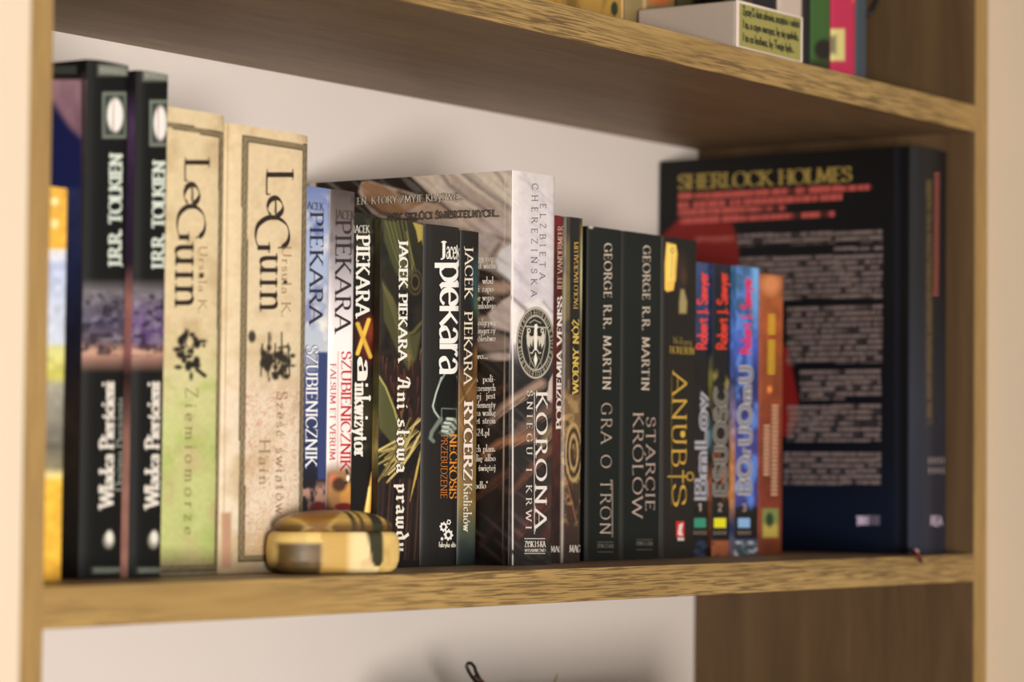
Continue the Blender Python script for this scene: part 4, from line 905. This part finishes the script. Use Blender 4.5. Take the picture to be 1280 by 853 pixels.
# ------------------------------------------------------------------ trinket box
TC = np.array([-.7075, .0335]); TA = math.radians(-27); TH = .0355
def trinket():
    root = empty('trinket_box', (TC[0], TC[1], 0), 'small oval yellow and brown striped trinket standing before the cream books', 'ornament')
    SC = .82
    ca, sa = math.cos(TA), math.sin(TA)
    def ring_surf(name, prof, ax, ay, paint):
        nz, na = len(prof), 160
        th = np.linspace(0, 2*math.pi, na)
        P = np.zeros((nz, na, 3)); C = np.zeros((nz, na, 3)); U = np.zeros((nz, na)); V = np.zeros((nz, na)); Z = np.zeros((nz, na))
        for i, (rr_, z) in enumerate(prof):
            ct, st = np.cos(th), np.sin(th); n = .72
            z = z*.95; x = ax*rr_*np.sign(ct)*np.abs(ct)**n; y = ay*rr_*np.sign(st)*np.abs(st)**n
            U[i], V[i], Z[i] = x, y, z
            P[i, :, 0] = x*ca-y*sa; P[i, :, 1] = x*sa+y*ca; P[i, :, 2] = z
        c = Canvas(U*1000/SC, Z*1000, (214, 184, 110)); c.V = V*1000/SC; c.th = np.broadcast_to(th, U.shape)
        paint(c)
        return grid_mesh(name, P, c.out(), M_SATIN, root, flip=False)
    def paint_base(c):
        c.noise(12, 12, 3, .25)
        c.mix(np.clip((c.X-2)/2, 0, 1)*(c.X < 24)*1., (226, 204, 154)); c.mix((c.X < 2)*(c.X > -18)*.9, (196, 160, 84))
        c.mix(np.clip(.5-(np.maximum(np.abs(c.X+31)-13, np.abs(c.Y-8)-8.5))/2, 0, 1)*(c.V < 6)*.95, (92, 72, 38))
        c.cloud(6, 5, 9, (160, 120, 64), .5, .7, .5, 0, 17)
        w = np.interp(c.Y, [3, 7, 22], [1.2, 4.5, 6.0]); c.mix(np.clip(.5-(np.abs(c.X-22+(c.Y-10)*.12)-w)/1.6, 0, 1)*(c.Y > 4), (66, 62, 38))
    base = [(.80, .0), (.89, .001), (.95, .003), (.99, .007), (1., .0125), (.99, .018), (.965, .0215), (.92, .0232), (.86, .0238), (.6, .0238), (.02, .0238)]
    def paint_lid(c):
        c.grad([(22, (86, 58, 22)), (25.5, (110, 80, 30)), (29, (190, 156, 76)), (40, (206, 178, 96))])
        c.mix(np.clip(.5-(np.hypot((c.X+16)/17, (c.V+6)/13)-1)*6, 0, 1), (150, 106, 34)); c.mix(np.clip(.5-np.abs(np.hypot((c.X+16)/18, (c.V+6)/14)-1.0)*9, 0, 1), (206, 176, 96))
        for x0, w in ((2, 1.6), (8, 1.2), (20, 4.6), (31, 1.6)):
            c.mix(np.clip(.5-(np.abs(c.X-x0+c.V*.22)-w)/1.4, 0, 1), (58, 56, 34))
        c.noise(10, 6, 4, .3)
    lid = [(.80, .0232), (.86, .0240), (.885, .0262), (.86, .0285), (.78, .031), (.62, .0335), (.42, .035), (.2, .0357), (.02, .0358)]
    def dense(p, n=5):
        o = []
        for a, b_ in zip(p, p[1:]):
            for t in range(n): o.append((a[0]+(b_[0]-a[0])*t/n, a[1]+(b_[1]-a[1])*t/n))
        return o+[p[-1]]
    ring_surf('box_body', dense(base), .0455*SC, .0225*SC, paint_base)
    ring_surf('box_lid', dense(lid), .0455*SC, .0225*SC, paint_lid)
    for o in root.children: o.location = (0, 0, .0002)
trinket()

# ------------------------------------------------------------------ upper shelf
UZ = PIT
bx0, bx1 = -.3425, -.2572
t = empty('gift_box', ((bx0+bx1)/2, .08, UZ), 'flat grey box with olive message label lying at the upper shelf edge', 'box')
M_GREY, nt, bb = new_mat('speckled_grey_card', .6, .3)
n = nt.nodes.new('ShaderNodeTexNoise'); n.inputs['Scale'].default_value = 120; n.inputs['Detail'].default_value = 3
r = nt.nodes.new('ShaderNodeValToRGB'); r.color_ramp.elements[0].position = .35; r.color_ramp.elements[1].position = .65
r.color_ramp.elements[0].color = (*lin((150, 138, 128)), 1); r.color_ramp.elements[1].color = (*lin((188, 174, 162)), 1)
nt.links.new(n.outputs[0], r.inputs[0]); nt.links.new(r.outputs[0], bb.inputs['Base Color'])
yb = at_x(797, 12, bx0)[1]
to = (t.location.x, t.location.y, t.location.z)
box('box_body', bx0, bx1, .0015, yb, UZ+.0003, UZ+.0305, M_GREY, t, .0016, 3, org=to)
box('box_front', bx0, bx1, .0003, .0016, UZ+.0003, UZ+.0308, plain((226, 208, 196), .5), t, .0005, org=to)
sh = Sheet(lambda x, y: at_y(x, y, .0002), (0, -1, 0), to, t)
shape(sh, 'message_label', [[(924.5, 4), (1001, 23), (1000.5, 76.5), (924, 57)]], (156, 148, 78), .95, lift=.0002)
for i, s_ in enumerate(('Życzę Ci dużo zdrowia, szczęścia i radości', 'I to, o czym marzysz, by się spełniło,', 'I to co kochasz, by Twoje było...')):
    text(sh, s_, (928, 8+i*16.5, [999, 997, 992][i], 18+i*16.5), 'h', 'sansbold', (44, 44, 30), name='message_lettering', track=.1, lift=.0005, slope=.235)
def upper(name, label, x0, x1, Y, rgb, ht=.2, dep=.14, k=1., paint=None, cols=None):
    X0 = at_y(x0, 60, Y)[0]; X1 = at_y(x1, 60, Y)[0]
    b = Book(label, (x0, x1), Y, ht, dep, X0=X0, X1=X1-.0003, base=rgb, side=tuple(int(v*.7) for v in rgb), k=k, z0=UZ, group='books standing on the top visible shelf', res=.001)
    if paint: paint(b.cv)
    b.done(); return b
upper('book', 'wide golden yellow book with a small dark leaf mark, left of the grey box', 640, 781, .0785, (178, 140, 52), paint=lambda c: (c.cloud(14, 60, 3, (120, 96, 30), .5, .66, .8), c.rect(776.5, -400, 780, 80, (226, 190, 130), 1.5, .8), c.rect(640, -400, 700, 80, (196, 140, 20), 8, .5), c.ell(768, 11, 4.5, 9, (58, 70, 48), 1.2), c.line([(768, 2), (768, 24)], .8, (40, 50, 36), .8)))
upper('book', 'pale khaki book with an orange patch, behind the back corner of the grey box', 782, 845, .0785, (150, 130, 86), paint=lambda c: (c.rect(803, -400, 808, 80, (200, 166, 110), 2, .7), c.ell(825, 0, 14, 7, (190, 110, 40), 5)))
upper('book', 'black slim book behind the middle of the grey box', 846, 879, .0785, (30, 27, 22), paint=lambda c: c.rect(846, -400, 866, 80, (90, 84, 50), 4, .7))
nb = Book('navy black book with an olive and black cover, behind the label of the grey box', (941.5, 972), .04, .2, .15, base=(36, 34, 42), side=(104, 90, 56), z0=UZ, group='books standing on the top visible shelf', res=.001, cover=True)
nb.cc.rect(780, -500, 906, 100, (32, 28, 22), 4)
nb.done()
upper('book', 'off white book just left of the green spine', 973, 1004, .04, (190, 172, 160), k=1.1)
upper('book', 'black slim book touching the green spine', 1005, 1014, .04, (26, 24, 22))
upper('book', 'green book with a dark round mark at its foot', 1015, 1039, .04, (60, 100, 44), k=1.2, paint=lambda c: (c.ell(1030, 62, 12, 13, (30, 26, 24), 5), c.rect(1010, 74, 1045, 120, (50, 56, 30), 6, .7)))
upper('book', 'magenta pink book with a cream label', 1040, 1070.5, .04, (176, 10, 78), k=1.3, paint=lambda c: (c.rect(1036, 36, 1056, 76, (196, 186, 120), 3), c.rect(1036, 44, 1046, 68, (120, 110, 90), 4, .7), c.ell(1070, 0, 6, 5, (200, 70, 60), 3)))
upper('book', 'slate blue slim book at the right end of the top row', 1071, 1084, .04, (66, 78, 88), k=1.2)
cp = [at_y(x, y, .06) for x, y in ((1083, 19), (1089, 13), (1094, 4), (1098, -8), (1108, -30), (1118, -60))]
cable = [(p[0], .06, p[2]) for p in cp]
last = cable[-1]
sx = cable[0][0]
cable = cable+[(last[0], .062, UZ+.15), (last[0]-.004, .065, UZ+.19), (sx-.004, .07, UZ+.206), (sx-.02, .075, UZ+.2035), (sx-.05, .08, UZ+.2035)]
cable = [(min(q[0], -.0045), q[1], q[2]) for q in cable]
tag(tube('cable', cable, .0022, plain((24, 22, 20), .5), None), 'thin black cable looping beside the slate blue book', 'cable')

# ------------------------------------------------------------------ lower shelf, mostly below the frame
LZ = -PIT
dk = plain((70, 50, 38), .5); dm = plain((40, 38, 36), .35)
rt = empty('added_planter', (-.36, .083, LZ), 'dark wooden planter box added unseen below the lower frame edge to shade the back wall', 'planter')  # planter added out of view so its shadow reaches the back wall
ro = tuple(rt.location)
zt = -.0895
for nm, a in (('front_board', (-.50, -.22, .035, .043)), ('back_board', (-.50, -.22, .123, .131)), ('end_board', (-.50, -.492, .043, .123)), ('end_board', (-.228, -.22, .043, .123))):
    box(nm, a[0], a[1], a[2], a[3], LZ+.0005, zt, dk, rt, .001, org=ro)
box('bottom_board', -.492, -.228, .043, .123, LZ+.0005, LZ+.008, dk, rt, .001, org=ro)
def bpt(x, y, Y): p = at_y(x, y, Y); return (p[0], Y, p[2])
# looped dark hook
lp = [bpt(600, 850, .17), bpt(595, 841, .17), bpt(593, 834, .17), bpt(589, 829.5, .17), bpt(585, 829.5, .17), bpt(583, 833, .17), bpt(586, 840, .17), bpt(591, 848, .17), bpt(601, 860, .17)]
hk = empty('looped_hook', (lp[0][0], .17, LZ+.008), 'dark hook with an eyelet poking up below the middle shelf', 'hook')
tube('eyelet', lp, .0012, dm, hk, tuple(hk.location))
tube('shaft', [bpt(593, 846, .17), bpt(600, 853, .17), bpt(612, 872, .17), (bpt(612, 872, .17)[0]+.01, .17, LZ+.0085)], [.0012, .0026, .0028, .0028], plain((72, 36, 28), .5), hk, tuple(hk.location))
p = bpt(697, 842, .17)
tag(tube('dry_twig', [(p[0]-.035, .17, LZ+.009), (p[0]-.018, .17, p[2]-.04), (p[0]-.006, .17, p[2]-.010), p], [.002, .0016, .0009, .0003], plain((160, 120, 60), .6), None), 'thin golden twig tip sticking up below the middle shelf', 'twig')
